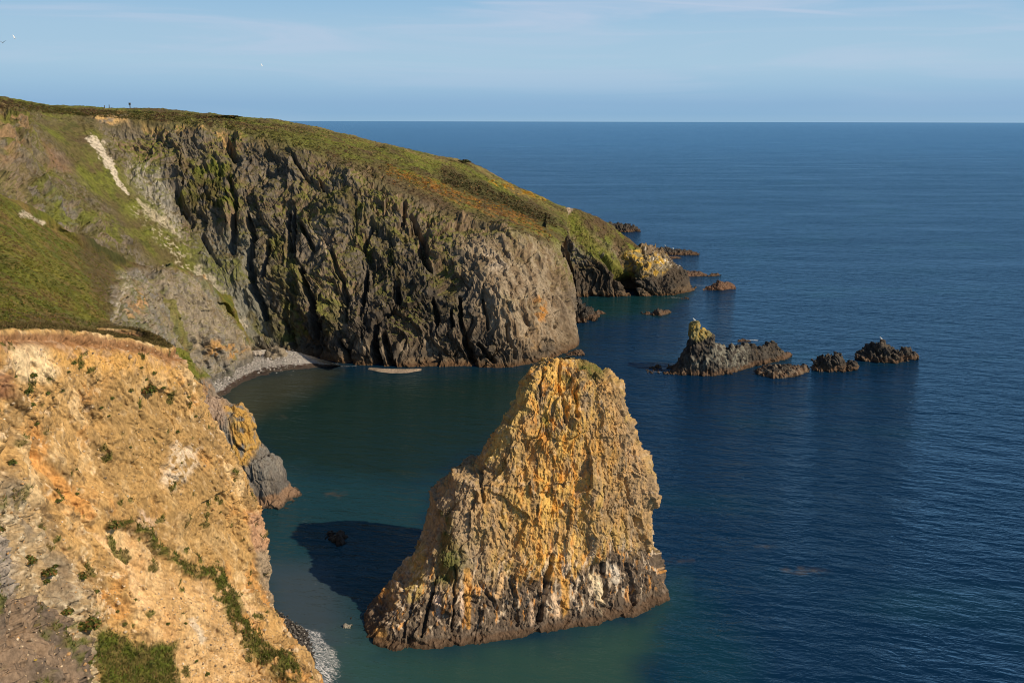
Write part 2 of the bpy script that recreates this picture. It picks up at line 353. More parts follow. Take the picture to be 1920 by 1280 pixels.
    s.data.polygons.foreach_set('use_smooth', np.ones(len(s.data.polygons), bool))
    return tag(s, kind='structure')
build_sea()

# ================================================================== FAR HEADLAND
def face_disp(p, tilt=.3, L1=9.5, A1=1.7, A2=1.1, A3=.62, A4=.26, off=0.):
    wx = fbm(sp(p, 12, 12, 12, 3 + off), 4)
    q = p.copy(); q[:, 0] = p[:, 0] - tilt * (45 - p[:, 2]) + wx * 5; q[:, 2] = p[:, 2] + wx * 4 + .25 * p[:, 0]; q[:, 1] = p[:, 1] + wx * 2
    d = A1 * bill(sp(q, L1, L1 * 2, L1 * 3.2, off), 2, .4)
    v, e = cells(sp(q, 4.2, 5, 9.5, off)); d += A2 * 1.25 * v
    v, e = cells(sp(q, 1.7, 2.1, 3.6, off + 5)); d += A3 * 1.25 * v
    d += A3 * .7 * bill(sp(q, 1.7, 2, 4, off + 9), 2, .6)
    v, e = cells(sp(q, .75, .85, 1.3, off + 2)); d += A4 * 1.5 * v
    d += A4 * .7 * fbm(sp(p, .6, .6, .8), 2)
    return d

def build_headland():
    cols = [
     # base,            r1,              r2,              r3,             lip,             plateau,         skyline
     [(60,640,150),(-60,520,150),(-140,400,160),(-220,300,175),(-300,205,190),(-280,192,215),(-260,176,245)],
     [(280,605,180),(110,430,186),(60,340,194),(20,260,204),(0,208,214),(0,194,238),(0,182,262)],
     [(450,652,206),(330,510,214),(235,390,221),(165,280,228),(120,216,236),(120,207,252),(120,201,270)],
     [(482,658,210),(395,515,219),(315,395,228),(245,290,236),(200,222,242),(200,212,256),(200,205,275)],
     [(545,670,211),(480,540,218),(420,420,229),(370,305,239),(330,232,247),(330,218,262),(330,209,285)],
     [(600,682,207),(565,560,214),(515,430,227),(470,320,239),(430,244,249),(435,226,266),(440,219,290)],
     [(700,690,202),(665,575,210),(630,455,222),(600,350,233),(560,278,244),(570,254,264),(575,236,292)],
     [(800,692,201),(772,595,208),(740,490,218),(710,400,229),(680,325,240),(690,290,263),(690,262,290)],
     [(880,692,201),(862,605,206),(840,520,214),(815,440,224),(790,375,236),(800,328,262),(795,287,290)],
     [(945,692,201),(930,615,205),(912,535,211),(895,465,221),(880,415,232),(880,362,263),(872,303,296)],
     [(1005,683,205),(995,612,209),(985,545,214),(972,485,221),(960,436,232),(962,398,264),(950,340,300)],
     [(1062,662,214),(1058,605,219),(1052,552,224),(1045,502,230),(1030,456,238),(1035,428,265),(1020,372,303)],
     [(1086,650,222),(1079,605,228),(1075,560,233),(1067,512,238),(1052,468,246),(1062,440,268),(1062,391,306)],
    ]
    net = []
    for c in cols:
        pts = [P(*q) for q in c]
        b = pts[0].copy(); b[2] = -2.5 if b[2] < 8 else b[2] - 8
        sk = pts[-1]
        bk1 = sk + np.array([2., 22, -5]); bk2 = sk + np.array([4., 45, -22]); bk3 = bk2 + np.array([2, 12, 0]); bk3[2] = -3
        net.append([b] + pts + [bk1, bk2, bk3])
    # wrap around the corner, facing the inner cove
    w0 = [np.array([x, y, z]) for x, y, z in [(13, 250, -3), (13, 250, 1), (12, 250, 6), (11, 251, 11), (10, 252, 16), (9, 258, 22), (9, 272, 23.5), (12, 306, 24), (14, 330, 20), (16, 350, 8), (18, 360, -3)]]
    net.append(w0)
    g, ci, ri = loft(net, 1400, 640, {0: .2, 12: .2}, {0: .3, 7: .3, 8: .15, 9: .1})
    n = gnormals(g); n = n * np.sign(n[..., 2].mean())
    p0 = g.reshape(-1, 3); N_ = n.reshape(-1, 3); uv = proj(p0)
    nz = fbm(sp(p0, 9), 4); n2 = fbm(sp(p0, 2.5, 2.5, 2.5, 40), 4); n3 = fbm(sp(p0, 25, 25, 25, 11), 3)
    # row index: 0 under,1 base,2..4 face,5 lip,6 plateau,7? (skyline=7+...) 
    lipr = 5.0 + nz * .6 + .35 * n2
    wf = 1 - ss(-.45, .35, ri - lipr)
    wf = np.maximum(wf, ss(8.6, 9.4, ri))
    # the green gully slope on the left is smooth, the rest is craggy
    smooth = poly(uv, [(120, 215), (180, 215), (215, 300), (330, 440), (400, 540), (470, 640), (400, 600), (260, 480), (150, 330), (60, 230)], 16, nz * 12)
    leftw = 1 - .45 * ss(330, 180, uv[:, 0])
    A = wf * (1 - .8 * smooth) * leftw
    slab = np.maximum(poly(uv, [(880, 440), (1060, 460), (1090, 650), (960, 640), (900, 560)], 25, nz * 20) * .28, poly(uv, [(360, 430), (440, 430), (490, 600), (450, 640), (380, 540)], 20, nz * 16) * .6)
    crag = poly(uv, [(0, 195), (60, 200), (60, 330), (150, 380), (190, 440), (100, 430), (0, 350)], 12, nz * 14)
    A = np.maximum(A * (1 - slab), crag * wf * 1.3)
    d = face_disp(p0) * A + (fbm(sp(p0, 17, 17, 24, 88), 2) * 2.6 + cells(sp(p0 + nz[:, None] * 2, 11, 11, 20, 3))[0] * 1.8) * wf * (1 - smooth) * ss(150, 330, uv[:, 0])
    gul = [([(424,255,5),(438,292,6)],2.5),([(426,326,5),(442,383,6),(434,460,7)],3),([(462,395,4),(474,444,7),(462,484,9),(474,537,9),(499,594,7)],4.5),([(499,452,5),(495,517,6)],3),
           ([(330,362,5),(361,411,6)],2.5),([(535,387,3.5),(541,460,4)],3),([(547,387,3.5),(551,472,4)],3),([(564,419,4),(584,460,5)],3),([(560,492,5),(580,557,7),(584,606,7),(588,670,8)],5),
           ([(681,460,5),(698,423,4)],2.5),([(685,500,4),(677,590,5)],3),([(759,375,4),(755,415,5)],3),([(771,395,5),(795,444,7),(791,476,7),(803,500,6)],4.5),([(744,533,4),(746,566,6),(710,606,6),(698,647,6)],3.5),
           ([(702,640,8),(708,688,10)],7),([(722,630,5),(734,686,7)],5),([(811,555,4),(820,606,5)],3),([(862,558,4),(866,619,5),(890,687,6)],3.5),([(895,641,4),(924,677,5)],2.5),([(845,580,3),(848,612,4)],2.5),
           ([(787,432,5),(798,476,6)],3),([(620,470,4),(640,520,5),(650,600,5)],2.5),([(525,600,4),(545,650,5)],2.5),([(600,330,4),(625,370,4)],2),([(992,483,3),(996,505,3)],2),([(1040,470,4),(1050,560,4)],1.5),([(950,610,3),(965,670,4)],2),
           ([(640,640,5),(655,690,7)],4),([(380,430,4),(410,500,5)],2),([(545,290,4),(575,330,4)],2.2),([(905,560,3),(915,610,4)],1.8)]
    gd = np.zeros(len(p0))
    wv = n2 * 5
    uvw = uv + np.stack([wv, wv * .3], 1)
    for s_, dep in gul:
        r_ = segd(uvw, s_); gd = np.maximum(gd, .95 * dep * np.clip(1.15 - r_, 0, 1) ** .7)
    gd *= (wf > .3)
    d -= gd
    d += (.9 * wf * n3 * 2)
    d *= .35 + .65 * ss(-.5, 3.5, p0[:, 2])
    d *= 1 - .6 * ss(11.2, 12, ci)
    tus = bill(sp(p0, 2.2, 2.2, 2.2), 3, .6) * .45 + fbm(sp(p0, 9, 9, 9, 4), 2) * .7
    d += tus * (1 - wf) * .8
    # rear scarp on the plateau: a scrubby step between the gorse slope and the skyline slope
    st = poly(uv, [(815, 318), (860, 322), (930, 352), (1010, 385), (1050, 420), (1020, 425), (960, 400), (900, 372), (830, 335)], 10, nz * 5) * (1 - wf)
    d -= st * .6
    g2 = (p0 + N_ * d[:, None]).reshape(g.shape)
    nn = gnormals(g2); nn = (nn * np.sign(nn[..., 2].mean())).reshape(-1, 3)
    p = g2.reshape(-1, 3); z = p[:, 2]
    # colour
    stk = fbm(sp(p0 + np.stack([.35 * p0[:, 2], 0 * p0[:, 0], 0 * p0[:, 0]], 1), 1.6, 3, 9, 2), 3)
    col = np.zeros((len(p), 3)) + GRY
    col = mixc(col, BRN, ss(-.2, .4, nz + n2 * .5)); col = mixc(col, DK, ss(.0, .5, n3 + stk * .6) * .65); col = mixc(col, PAL, ss(.25, .6, stk + n2 * .3) * .45)
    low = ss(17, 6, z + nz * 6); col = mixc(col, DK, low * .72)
    col = mixc(col, BRN, poly(uv, [(870, 440), (1060, 450), (1080, 640), (960, 650), (900, 600)], 25, nz * 20) * .8)
    col = mixc(col, (.30, .25, .18), poly(uv, [(870, 440), (1060, 450), (1080, 620), (960, 650), (900, 600)], 25, nz * 20) * ss(-.35, .3, stk + n2 * .5) * .8)
    col = mixc(col, GGR, poly(uv, [(360, 430), (470, 430), (520, 640), (450, 640), (370, 530)], 20, nz * 16) * .8)
    col = mixc(col, (.34, .33, .28), poly(uv, [(240, 290), (300, 320), (340, 400), (345, 450), (300, 420), (245, 340)], 12, nz * 12) * .75)
    col = mixc(col, (.42, .36, .29), poly(uv, [(905, 480), (955, 478), (960, 515), (915, 520)], 8, nz * 10) * .8 * ss(-.3, .2, n2))
    col = mixc(col, ORG, poly(uv, [(1005, 555), (1030, 560), (1035, 600), (1010, 600)], 7, nz * 8) * ss(-.1, .3, n2) * .85)
    col = mixc(col, (.35, .22, .09), poly(uv, [(985, 600), (1010, 590), (1010, 650), (990, 655)], 8, nz * 8) * ss(-.1, .3, n2) * .6)
    col = mixc(col, ORG, poly(uv, [(555, 630), (600, 640), (590, 670), (560, 665)], 8, nz * 8) * ss(-.1, .3, n2) * .5)
    col = mixc(col, PAL, stroke(uv, [(590, 415, 8), (612, 475, 9)], nz * .5) * .7); col = mixc(col, PAL, stroke(uv, [(610, 530, 6), (640, 600, 9), (680, 655, 8)], nz * .5) * .45)
    col = mixc(col, (.36, .30, .22), poly(uv, [(640, 650), (690, 610), (760, 640), (850, 600), (860, 640), (760, 670)], 10, nz * 8) * ss(0, .4, n2) * .5)
    col = mixc(col, OCH, poly(uv, [(170, 218), (205, 210), (242, 214), (246, 236), (225, 230), (190, 240)], 6, nz * 14 + n2 * 6) * ss(-.4, .1, n2) * .8)
    col = mixc(col, OCH, poly(uv, [(250, 215), (400, 240), (500, 260), (500, 280), (250, 235)], 6, nz * 6) * ss(-.1, .3, n2) * .6)
    # vegetation: on ledges and gentle ground
    sm = nn[:, 2]
    vg = ss(.28, .62, sm + nz * .28 + n2 * .12 - low * .5)
    vg = np.maximum(vg * .85, 1 - wf)
    for pl, k in (([(335, 300), (440, 290), (450, 370), (380, 420), (330, 370)], 1), ([(585, 360), (650, 350), (690, 400), (620, 420)], .9), ([(500, 440), (545, 450), (570, 560), (530, 590), (505, 520)], .8), ([(480, 560), (530, 600), (560, 650), (520, 640)], .7),
                  ([(590, 550), (650, 560), (640, 620), (600, 610)], .7), ([(700, 420), (760, 430), (740, 480), (690, 470)], .6), ([(0, 215), (120, 220), (250, 420), (180, 430), (0, 320)], .35), ([(800, 570), (880, 560), (860, 590), (810, 590)], .5)):
        vg = np.maximum(vg, poly(uv, pl, 14, nz * 18 + n2 * 10) * k * ss(-.35, .15, n2 + sm * .5))
    vg = np.maximum(vg, smooth * .95)
    for s_ in ([(520, 440, 9), (545, 520, 12), (560, 620, 10)], [(610, 380, 9), (620, 430, 8)], [(660, 420, 8), (690, 470, 9)], [(600, 560, 9), (620, 620, 9)], [(415, 330, 10), (390, 400, 10)], [(470, 590, 7), (500, 640, 8)], [(730, 470, 7), (760, 540, 7)], [(830, 480, 7), (850, 580, 7)]):
        vg = np.maximum(vg, stroke(uv, s_, nz * .9 + n2 * .5, .5) * .8 * ss(-.3, .1, n2 + sm * .4))
    vg *= 1 - poly(uv, [(855, 440), (1040, 462), (1090, 660), (880, 700)], 16, nz * 12) * .75 * wf
    bare = np.maximum.reduce([poly(uv, [(170, 218), (205, 210), (242, 214), (246, 236), (225, 230), (190, 240)], 6, nz * 14 + n2 * 6), poly(uv, [(20, 200), (45, 200), (60, 240), (30, 235)], 5, nz * 6) * .8, poly(uv, [(0, 230), (40, 240), (50, 300), (0, 320)], 8, nz * 8) * .8])
    vg *= 1 - bare * .9
    gr = mixc(np.zeros((len(p), 3)) + OLV, GRN, ss(-.3, .35, nz + n2 * .3)); gr = mixc(gr, HEA, ss(.05, .5, fbm(sp(p0, 5, 5, 5, 60), 4)) * .75); gr = mixc(gr, DGR, ss(.1, .5, n2) * .6)
    gr = mixc(gr, DRY, ss(6.3, 7.2, ri) * ss(-.1, .3, fbm(sp(p0, 14, 8, 8, 33), 3)) * .55 * ss(450, 560, uv[:, 0]))
    gr = mixc(gr, GRN, poly(uv, [(430, 235), (560, 250), (700, 290), (800, 300), (700, 300), (560, 275)], 8, nz * 8) * .5)
    gr = mixc(gr, HEA, poly(uv, [(560, 285), (690, 330), (880, 420), (1030, 450), (900, 410), (700, 310)], 9, nz * 10) * .7)
    gr = mixc(gr, (.06, .055, .022), st * .9)
    gor = poly(uv, [(718, 312), (800, 335), (900, 370), (990, 405), (1030, 440), (960, 420), (880, 390), (790, 355), (735, 325)], 6, nz * 9)
    gr = mixc(gr, (.30, .13, .028), gor * ss(-.1, .3, n2) * .6); 
    g3 = stroke(uv, [(920, 338, 4), (960, 352, 5), (1022, 374, 3)], nz * .4); gr = mixc(gr, (.42, .25, .03), g3 * ss(0, .3, n2) * .8)
    col = mixc(col, gr, 0 * z); col = col * (1 - vg[:, None]) + gr * vg[:, None]
    # slope marks on the left: white scree, soil, grey slabs
    wn = n2 * 1.1 + fbm(sp(p0, .8, .8, .8, 19), 3) * .8
    col = mixc(col, WHT, stroke(uv, [(172, 258, 7), (190, 275, 10), (210, 310, 7), (222, 335, 4), (243, 360, 3)], wn, .3) * .9)
    col = mixc(col, (.45, .40, .30), stroke(uv, [(258, 372, 3), (275, 395, 6), (325, 430, 7)], wn) * .7)
    col = mixc(col, (.42, .38, .27), poly(uv, [(250, 390), (330, 460), (400, 550), (330, 500)], 12, nz * 9) * ss(.1, .35, fbm(sp(p0, .9, .9, .9, 7), 3)) * .9)
    col = mixc(col, (.42, .38, .30), stroke(uv, [(370, 510, 8), (400, 550, 14), (450, 610, 12)], wn) * .75)
    col = mixc(col, (.45, .26, .09), stroke(uv, [(380, 520, 4), (388, 545, 6)], wn) * .7)
    col = mixc(col, (.14, .135, .13), poly(uv, [(40, 340), (90, 345), (130, 380), (170, 430), (110, 415), (50, 370)], 9, nz * 22) * ss(-.4, .1, n2) * .8)
    col = mixc(col, (.20, .12, .075), poly(uv, [(80, 260), (130, 300), (140, 320), (100, 310)], 8, nz * 10) * .7)
    col = mixc(col, (.26, .17, .09), poly(uv, [(0, 200), (40, 205), (50, 250), (30, 290), (0, 330)], 9, nz * 22) * ss(-.3, .2, n2 + nz) * .65)
    col = mixc(col, gr, crag * ss(-.05, .2, fbm(sp(p0, 4, 4, 4, 222), 4)) * .85)
    col = mixc(col, (.20, .15, .10), poly(uv, [(0, 290), (60, 320), (50, 380), (0, 360)], 9, nz * 22) * .4)
    col = mixc(col, PAL, poly(uv, [(38, 398), (60, 400), (82, 418), (60, 416)], 4, nz * 3) * .95)
    wl = ss(1.3, .3, z + n2 * .5); col = mixc(col, (.15, .11, .07), ss(1.9, 1.0, z + n2 * .5) * .7); col = mixc(col, WRK, wl)
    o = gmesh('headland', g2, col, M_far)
    return tag(o, kind='structure')
build_headland()

# ================================================================== POINT (end of the headland, beyond the inner cove)
def build_point():
    def col(u, Yb, mids, lip, skyp, wrap=False):
        b = W(u, Yb, -2.5); w0 = W(u, Yb, 0)
        pts = [b, w0] + [P(*m) for m in mids] + [P(*lip), P(*skyp)]
        s = pts[-1]; pts += [s + np.array([1, 10, -max(s[2], 1) * .35]), s + np.array([2, 22, 0])]; pts[-1][2] = -3
        return pts
    net = [col(1000, 284, [(1000, 520, 287), (1000, 470, 290)], (1000, 430, 292), (1000, 372, 303)),
           col(1045, 286, [(1045, 522, 288), (1045, 475, 290)], (1048, 435, 293), (1055, 390, 305)),
           col(1085, 287, [(1083, 525, 289), (1078, 480, 291)], (1072, 435, 296), (1085, 394, 306)),
           col(1130, 287, [(1128, 530, 288.5), (1118, 490, 291)], (1108, 440, 297), (1115, 404, 307)),
           col(1168, 288, [(1165, 538, 289), (1155, 505, 292)], (1140, 455, 299), (1145, 424, 308)),
           col(1188, 292, [(1184, 535, 297), (1176, 508, 299)], (1168, 470, 302), (1172, 444, 309)),
           col(1203, 288.5, [(1200, 530, 290), (1196, 508, 293)], (1194, 487, 298), (1200, 465, 307)),
           col(1235, 289, [(1230, 530, 290.5), (1224, 512, 293)], (1218, 492, 297), (1228, 470, 306)),
           col(1268, 291, [(1262, 536, 293), (1255, 522, 296)], (1250, 506, 299), (1262, 493, 306)),
           col(1300, 299, [(1294, 541, 300), (1288, 535, 301)], (1282, 526, 303), (1285, 516, 306)),
           col(1306, 304, [(1300, 542, 304.5), (1297, 541, 305)], (1294, 540, 306), (1294, 539, 307)),]
    g, ci, ri = loft(net, 620, 300)
    n = gnormals(g); n *= np.sign(n[..., 2].mean()); p0 = g.reshape(-1, 3); N_ = n.reshape(-1, 3); uv = proj(p0)
    nz = fbm(sp(p0, 7), 4); n2 = fbm(sp(p0, 2, 2, 2, 40), 4)
    ramp = poly(uv, [(1060, 400), (1085, 405), (1130, 460), (1195, 520), (1170, 520), (1105, 480), (1065, 440)], 7, nz * 7)
    top = ss(-.4, .3, ri - 4.0 + nz * .4) * (uv[:, 0] < 1200 + nz * 12)
    A = (1 - .8 * ramp) * (1 - .75 * top) * ss(1310, 1270, uv[:, 0]) 
    A = np.maximum(A, .25)
    d = face_disp(p0, .3, 7.5, 1.5, 1.1, .65, .28, 21) * A
    for s_, dep in (([(1128, 478, 5), (1150, 505, 8), (1180, 535, 10), (1190, 552, 9)], 6), ([(1058, 440, 4), (1068, 500, 5), (1074, 555, 5)], 3), ([(1196, 535, 3), (1222, 548, 3)], 1.5)):
        d -= dep * np.clip(1.15 - segd(uv, s_) + n2 * .2, 0, 1) ** .7
    g2 = (p0 + N_ * d[:, None]).reshape(g.shape); nn = gnormals(g2); nn = (nn * np.sign(nn[..., 2].mean())).reshape(-1, 3); p = g2.reshape(-1, 3); z = p[:, 2]
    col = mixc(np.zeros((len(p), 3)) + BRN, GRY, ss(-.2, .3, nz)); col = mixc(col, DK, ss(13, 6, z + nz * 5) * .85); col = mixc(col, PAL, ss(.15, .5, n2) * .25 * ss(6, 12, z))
    gr = mixc(np.zeros((len(p), 3)) + OLV, GRN, ss(-.3, .3, nz)); gr = mixc(gr, HEA, ss(-.2, .2, fbm(sp(p0, 4, 4, 4, 8), 3)) * .85)
    vg = np.maximum(ss(.45, .7, nn[:, 2] + nz * .2) * ss(5, 10, z) * .8, np.maximum(ramp * ss(-.45, .0, n2 + .1), top)) * (uv[:, 0] < 1215 + nz * 20)
    gr = mixc(gr, GRN, ramp * .8); gr = mixc(gr, (.19, .17, .05), ramp * ss(0, .3, n2) * .5)
    col = col * (1 - vg[:, None]) + gr * vg[:, None]
    col = mixc(col, PAL, stroke(uv, [(1058, 392, 3), (1070, 392, 4), (1062, 402, 3), (1058, 420, 2.5)], n2 * .5) * .9)
    lic = poly(uv, [(1168, 478), (1200, 468), (1245, 480), (1262, 500), (1240, 512), (1205, 518), (1190, 505), (1172, 508)], 6, nz * 8)
    col = mixc(col, (.24, .20, .12), lic * .8); col = mixc(col, (.50, .32, .05), lic * ss(-.05, .25, n2 + .05) * .9)
    col = mixc(col, (.7, .68, .62), poly(uv, [(1210, 470), (1262, 488), (1275, 505), (1240, 500)], 5, nz * 5) * ss(.2, .35, fbm(sp(p0, .7, .7, .7, 4), 3)) * .9)
    col = mixc(col, (.13, .095, .06), ss(2.0, 1.2, z + n2 * .6) * .7); col = mixc(col, WRK, ss(1.0, .2, z + n2 * .5))
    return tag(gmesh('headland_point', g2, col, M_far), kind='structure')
build_point()

# ================================================================== MIDDLE SPUR with the green slope
def build_spur():
    cols = [[(-420,660,60),(-400,540,76),(-380,450,98),(-350,340,125)],
            [(0,650,66),(0,560,82),(0,460,106),(0,366,138)],
            [(110,655,76),(105,580,92),(95,495,115),(78,418,145)],
            [(205,665,92),(202,600,108),(190,535,128),(150,448,158)],
            [(285,690,116),(268,610,132),(250,550,150),(215,485,172)],
            [(335,730,158),(325,650,162),(308,580,171),(285,500,184)],
            [(380,714,183),(378,665,184),(368,600,186),(345,510,191)],
            [(428,699,188),(422,655,189),(412,610,190),(378,535,194)],
            [(464,674,199),(461,652,199),(448,628,198),(405,565,198)]]
    net = []
    for c in cols:
        pts = [P(*q) for q in c]
        b = pts[0].copy(); b[2] -= 9; b[1] -= 3; b[2] = min(b[2], 20) if c[0][0] > 200 else b[2]
        if c[0][0] > 300: b[2] = -2
        s = pts[-1]
        net.append([b] + pts + [s + np.array([.5, 6, -1.5]), s + np.array([1, 18, -14])])
    l = net[-1]; net.append([q + np.array([-3, 14, -1.]) for q in l])
    g, ci, ri = loft(net, 620, 420, {0: .3, 8: .3}, {0: .6, 4: .4, 5: .2})
    n = gnormals(g); n *= np.sign(n[..., 2].mean()); p0 = g.reshape(-1, 3); N_ = n.reshape(-1, 3); uv = proj(p0)
    nz = fbm(sp(p0, 7), 4); n2 = fbm(sp(p0, 1.8, 1.8, 1.8, 40), 4)
    rockm = poly(uv, [(225, 505), (290, 498), (375, 520), (480, 650), (470, 720), (380, 760), (300, 690), (215, 620), (205, 560)], 9, nz * 14)
    d = face_disp(p0, .2, 7, 1.0, .8, .55, .2, 51) * (.12 + .88 * rockm)
    d += (1 - rockm) * (bill(sp(p0, 1.3), 3, .6) * .22 + fbm(sp(p0, 6), 2) * .5)
    for s_, dep in (([(310, 560, 3), (330, 620, 4), (345, 660, 4)], 1.2), ([(222, 560, 3), (232, 600, 4)], 1.0), ([(290, 500, 3), (300, 540, 3)], 1)):
        d -= dep * np.clip(1.1 - segd(uv, s_) + n2 * .2, 0, 1)
    g2 = (p0 + N_ * d[:, None]).reshape(g.shape); nn = gnormals(g2); nn = (nn * np.sign(nn[..., 2].mean())).reshape(-1, 3); p = g2.reshape(-1, 3); z = p[:, 2]
    n4 = fbm(sp(p0, 3.5, 3.5, 3.5, 77), 4)
    col = mixc(np.zeros((len(p), 3)) + (.22, .19, .145), (.20, .19, .17), ss(-.2, .3, nz)); col = mixc(col, PAL, ss(0, .5, n2) * .5); col = mixc(col, DK, ss(.1, .5, n4) * .35)
    col = mixc(col, (.42, .24, .10), poly(uv, [(235, 545), (262, 540), (268, 590), (240, 600)], 8, nz * 10) * ss(-.2, .2, n2) * .75)
    col = mixc(col, (.42, .23, .07), poly(uv, [(390, 640), (440, 640), (463, 655), (440, 675), (395, 665)], 7, nz * 9) * ss(-.15, .15, n2) * .8)
    col = mixc(col, (.42, .38, .31), stroke(uv, [(212, 600, 4), (225, 560, 6), (235, 515, 6)], n2 * .6) * .6)
    gr = mixc(np.zeros((len(p), 3)) + (.135, .130, .024), (.085, .10, .016), ss(-.3, .3, nz)); gr = mixc(gr, (.15, .10, .04), ss(-.1, .4, n4) * .75); gr = mixc(gr, DGR, ss(.15, .5, n2) * .4)
    gr = mixc(gr, HEA, poly(uv, [(140, 425), (290, 470), (320, 520), (220, 500), (210, 620), (185, 560), (150, 470)], 12, nz * 14) * .75)
    gr = mixc(gr, DGR, poly(uv, [(150, 425), (195, 432), (250, 500), (215, 495), (170, 460)], 8, nz * 8) * .8)
    gr = mixc(gr, HEA, poly(uv, [(0, 580), (200, 605), (330, 650), (0, 700)], 8, nz * 6) * .6)
    vg = np.clip(1 - rockm * (1 - .6 * ss(.35, .6, nn[:, 2] + nz * .3)) , 0, 1)
    vg = np.maximum(vg, stroke(uv, [(308, 545, 4), (335, 610, 5), (350, 660, 6)], n2 * .5) * .8); vg = np.maximum(vg, stroke(uv, [(375, 525, 3), (430, 590, 4), (462, 645, 3)], n2 * .6) * .6)
    col = col * (1 - vg[:, None]) + gr * vg[:, None]
    col = mixc(col, (.4, .35, .27), stroke(uv, [(42, 400, 5), (80, 418, 4)], n2 * .4) * .9)
    col = mixc(col, (.10, .10, .095), ss(3.5, 1.5, z + n2) * .7)
    return tag(gmesh('hillside', g2, col, M_far), kind='structure')
build_spur()

# ================================================================== FOREGROUND CLIFF
def build_near():
    cols = [[(-700,520,30),(-700,900,29),(-600,1300,28),(-500,1900,26)],
            [(-230,585,50),(-170,800,49.5),(-90,1050,48.5),(20,1300,47.5),(170,1750,46)],
            [(0,618,65),(40,800,64.5),(100,1000,63.5),(200,1280,62),(330,1600,60)],
            [(110,620,71),(165,800,71),(245,1000,70),(365,1250,69),(450,1440,67.5)],
            [(220,634,77),(280,800,77.5),(350,980,77.5),(455,1165,76.5),(622,1292,74)],
            [(278,644,80),(335,790,81.5),(400,950,82.5),(462,1085,83.5),(528,1185,84)],
            [(325,655,83),(392,785,85),(450,890,86.5),(496,1000,88),(518,1145,90.5)]]
    cols[0] = cols[0][:1] + cols[0][1:] + [(-450, 2600, 24)]
    net = []
    for c in cols:
        pts = [P(*q) for q in c]
        l = pts[0]
        back = [l + np.array([-9, 8, -1.8]), l + np.array([-3.2, 2.6, -.1])]
        b = pts[-1].copy(); b[2] = -2.5; b[0] += 1.5
        if c[0][0] < -100: b[2] = pts[-1][2] - 5
        net.append(back + pts + [b])
    l = net[-1]; w = [q + np.array([-4.5, 6.5, 0]) for q in l]; w2 = [q + np.array([-13, 9, 0]) for q in l]
    net += [w, w2]
    g, ci, ri = loft(net, 760, 820, {0: .08, 1: .6, 6: .5, 7: .15}, {0: .3, 6: .6})
    n = gnormals(g); n *= np.sign(n[..., 2].mean()); p0 = g.reshape(-1, 3); N_ = n.reshape(-1, 3); uv = proj(p0)
    nz = fbm(sp(p0, 4), 4); n2 = fbm(sp(p0, 1.1, 1.1, 1.1, 40), 4); n3 = fbm(sp(p0, 9, 9, 9, 11), 3); n5 = fbm(sp(p0, .35, .35, .35, 3), 3)
    face = ss(1.75, 2.1, ri + nz * .1)
    q = p0.copy(); q[:, 1] += .3 * p0[:, 2]
    v, e = cells(sp(q, 1.5, 1.5, 2.0)); v2, e2 = cells(sp(q, .55, .55, .65, 3))
    strk = bill(sp(q, 3, 1.6, 7, 4), 3, .6)
    rub = poly(uv, [(-200, 860), (0, 880), (55, 935), (137, 1045), (195, 1160), (200, 1400), (-200, 1400)], 22, nz * 20)
    bould = poly(uv, [(-60, 1140), (40, 1135), (75, 1190), (120, 1240), (130, 1400), (-60, 1400)], 8, nz * 8)
    slopey = np.maximum(poly(uv, [(180, 990), (300, 1050), (400, 1120), (480, 1220), (420, 1280), (330, 1280), (250, 1130)], 20, nz * 12), 0)
    v0, e0 = cells(sp(q, 4, 4, 6, 77)); inner = ss(2.1, 3.0, ri) * ss(6.2, 5.2, ci) * ss(.8, 1.8, ci); d = n3 * 1.2 * inner + v0 * .45 * (1 - .7 * slopey) * inner + strk * .3 * (1 - .6 * slopey) + nz * .25 
    rgh = .25 + .95 * ss(-.15, .25, fbm(sp(p0, 5, 5, 5, 140), 3)) * (1 - .5 * slopey)
    ta = p0[:, 1] * .62 - p0[:, 2] * .78; tb = p0[:, 1] * .78 + p0[:, 2] * .62
    bed = bill(np.stack([tb / 1.5 + nz * .5, ta / 9, p0[:, 0] / 4], 1), 3, .55)
    d += bed * .55 * inner + rgh * (v * .24 + v2 * .13 + cells(sp(q, .26, .26, .3, 5))[0] * .06 + n5 * .05)
    d += rub * (bill(sp(p0, 1.6), 3, .6) * .5 + v2 * .25)
    d += bould * (1.0 + cells(sp(q, 2.6, 2.6, 3.2, 9))[0] * 1.4)
    band = [(197, 985, 7), (235, 985, 12), (284, 1018, 11), (328, 1050, 12), (372, 1078, 14), (405, 1072, 12), (416, 1105, 22), (449, 1171, 30), (481, 1209, 38), (547, 1253, 34)]
    band = [(a_, b_, c_ * .66) for a_, b_, c_ in band]
    # ledge the grass grows on
    ld = stroke(uv, band, nz * .4); d += ld * .5
    d -= stroke(uv, [(180, 1007, 8), (219, 1034, 10), (252, 1083, 10), (268, 1121, 12)], 0, .8) * .35
    d -= stroke(uv, [(60, 840, 8), (110, 900, 10), (170, 990, 9)], nz * .3, .8) * .5
    d -= stroke(uv, [(-10, 700, 14), (30, 800, 12), (0, 880, 14)], nz * .3, .8) * .9
    # broken right-hand edge
    edge = ss(4.6, 6.3, ci); d += edge * face * (bill(sp(q, 1.6, 1.6, 2.4, 8), 3, .6) * .7)
    d *= (.15 + .85 * face)
    d += (1 - face) * bill(sp(p0, .9), 3, .6) * .22
    # overhanging turf lip with crumbling soil under it
    d -= np.exp(-((ri - 2.12) / .08) ** 2) * (.5 + .5 * nz)
    g2 = (p0 + N_ * d[:, None]).reshape(g.shape); nn = gnormals(g2); nn = (nn * np.sign(nn[..., 2].mean())).reshape(-1, 3); p = g2.reshape(-1, 3); z = p[:, 2]
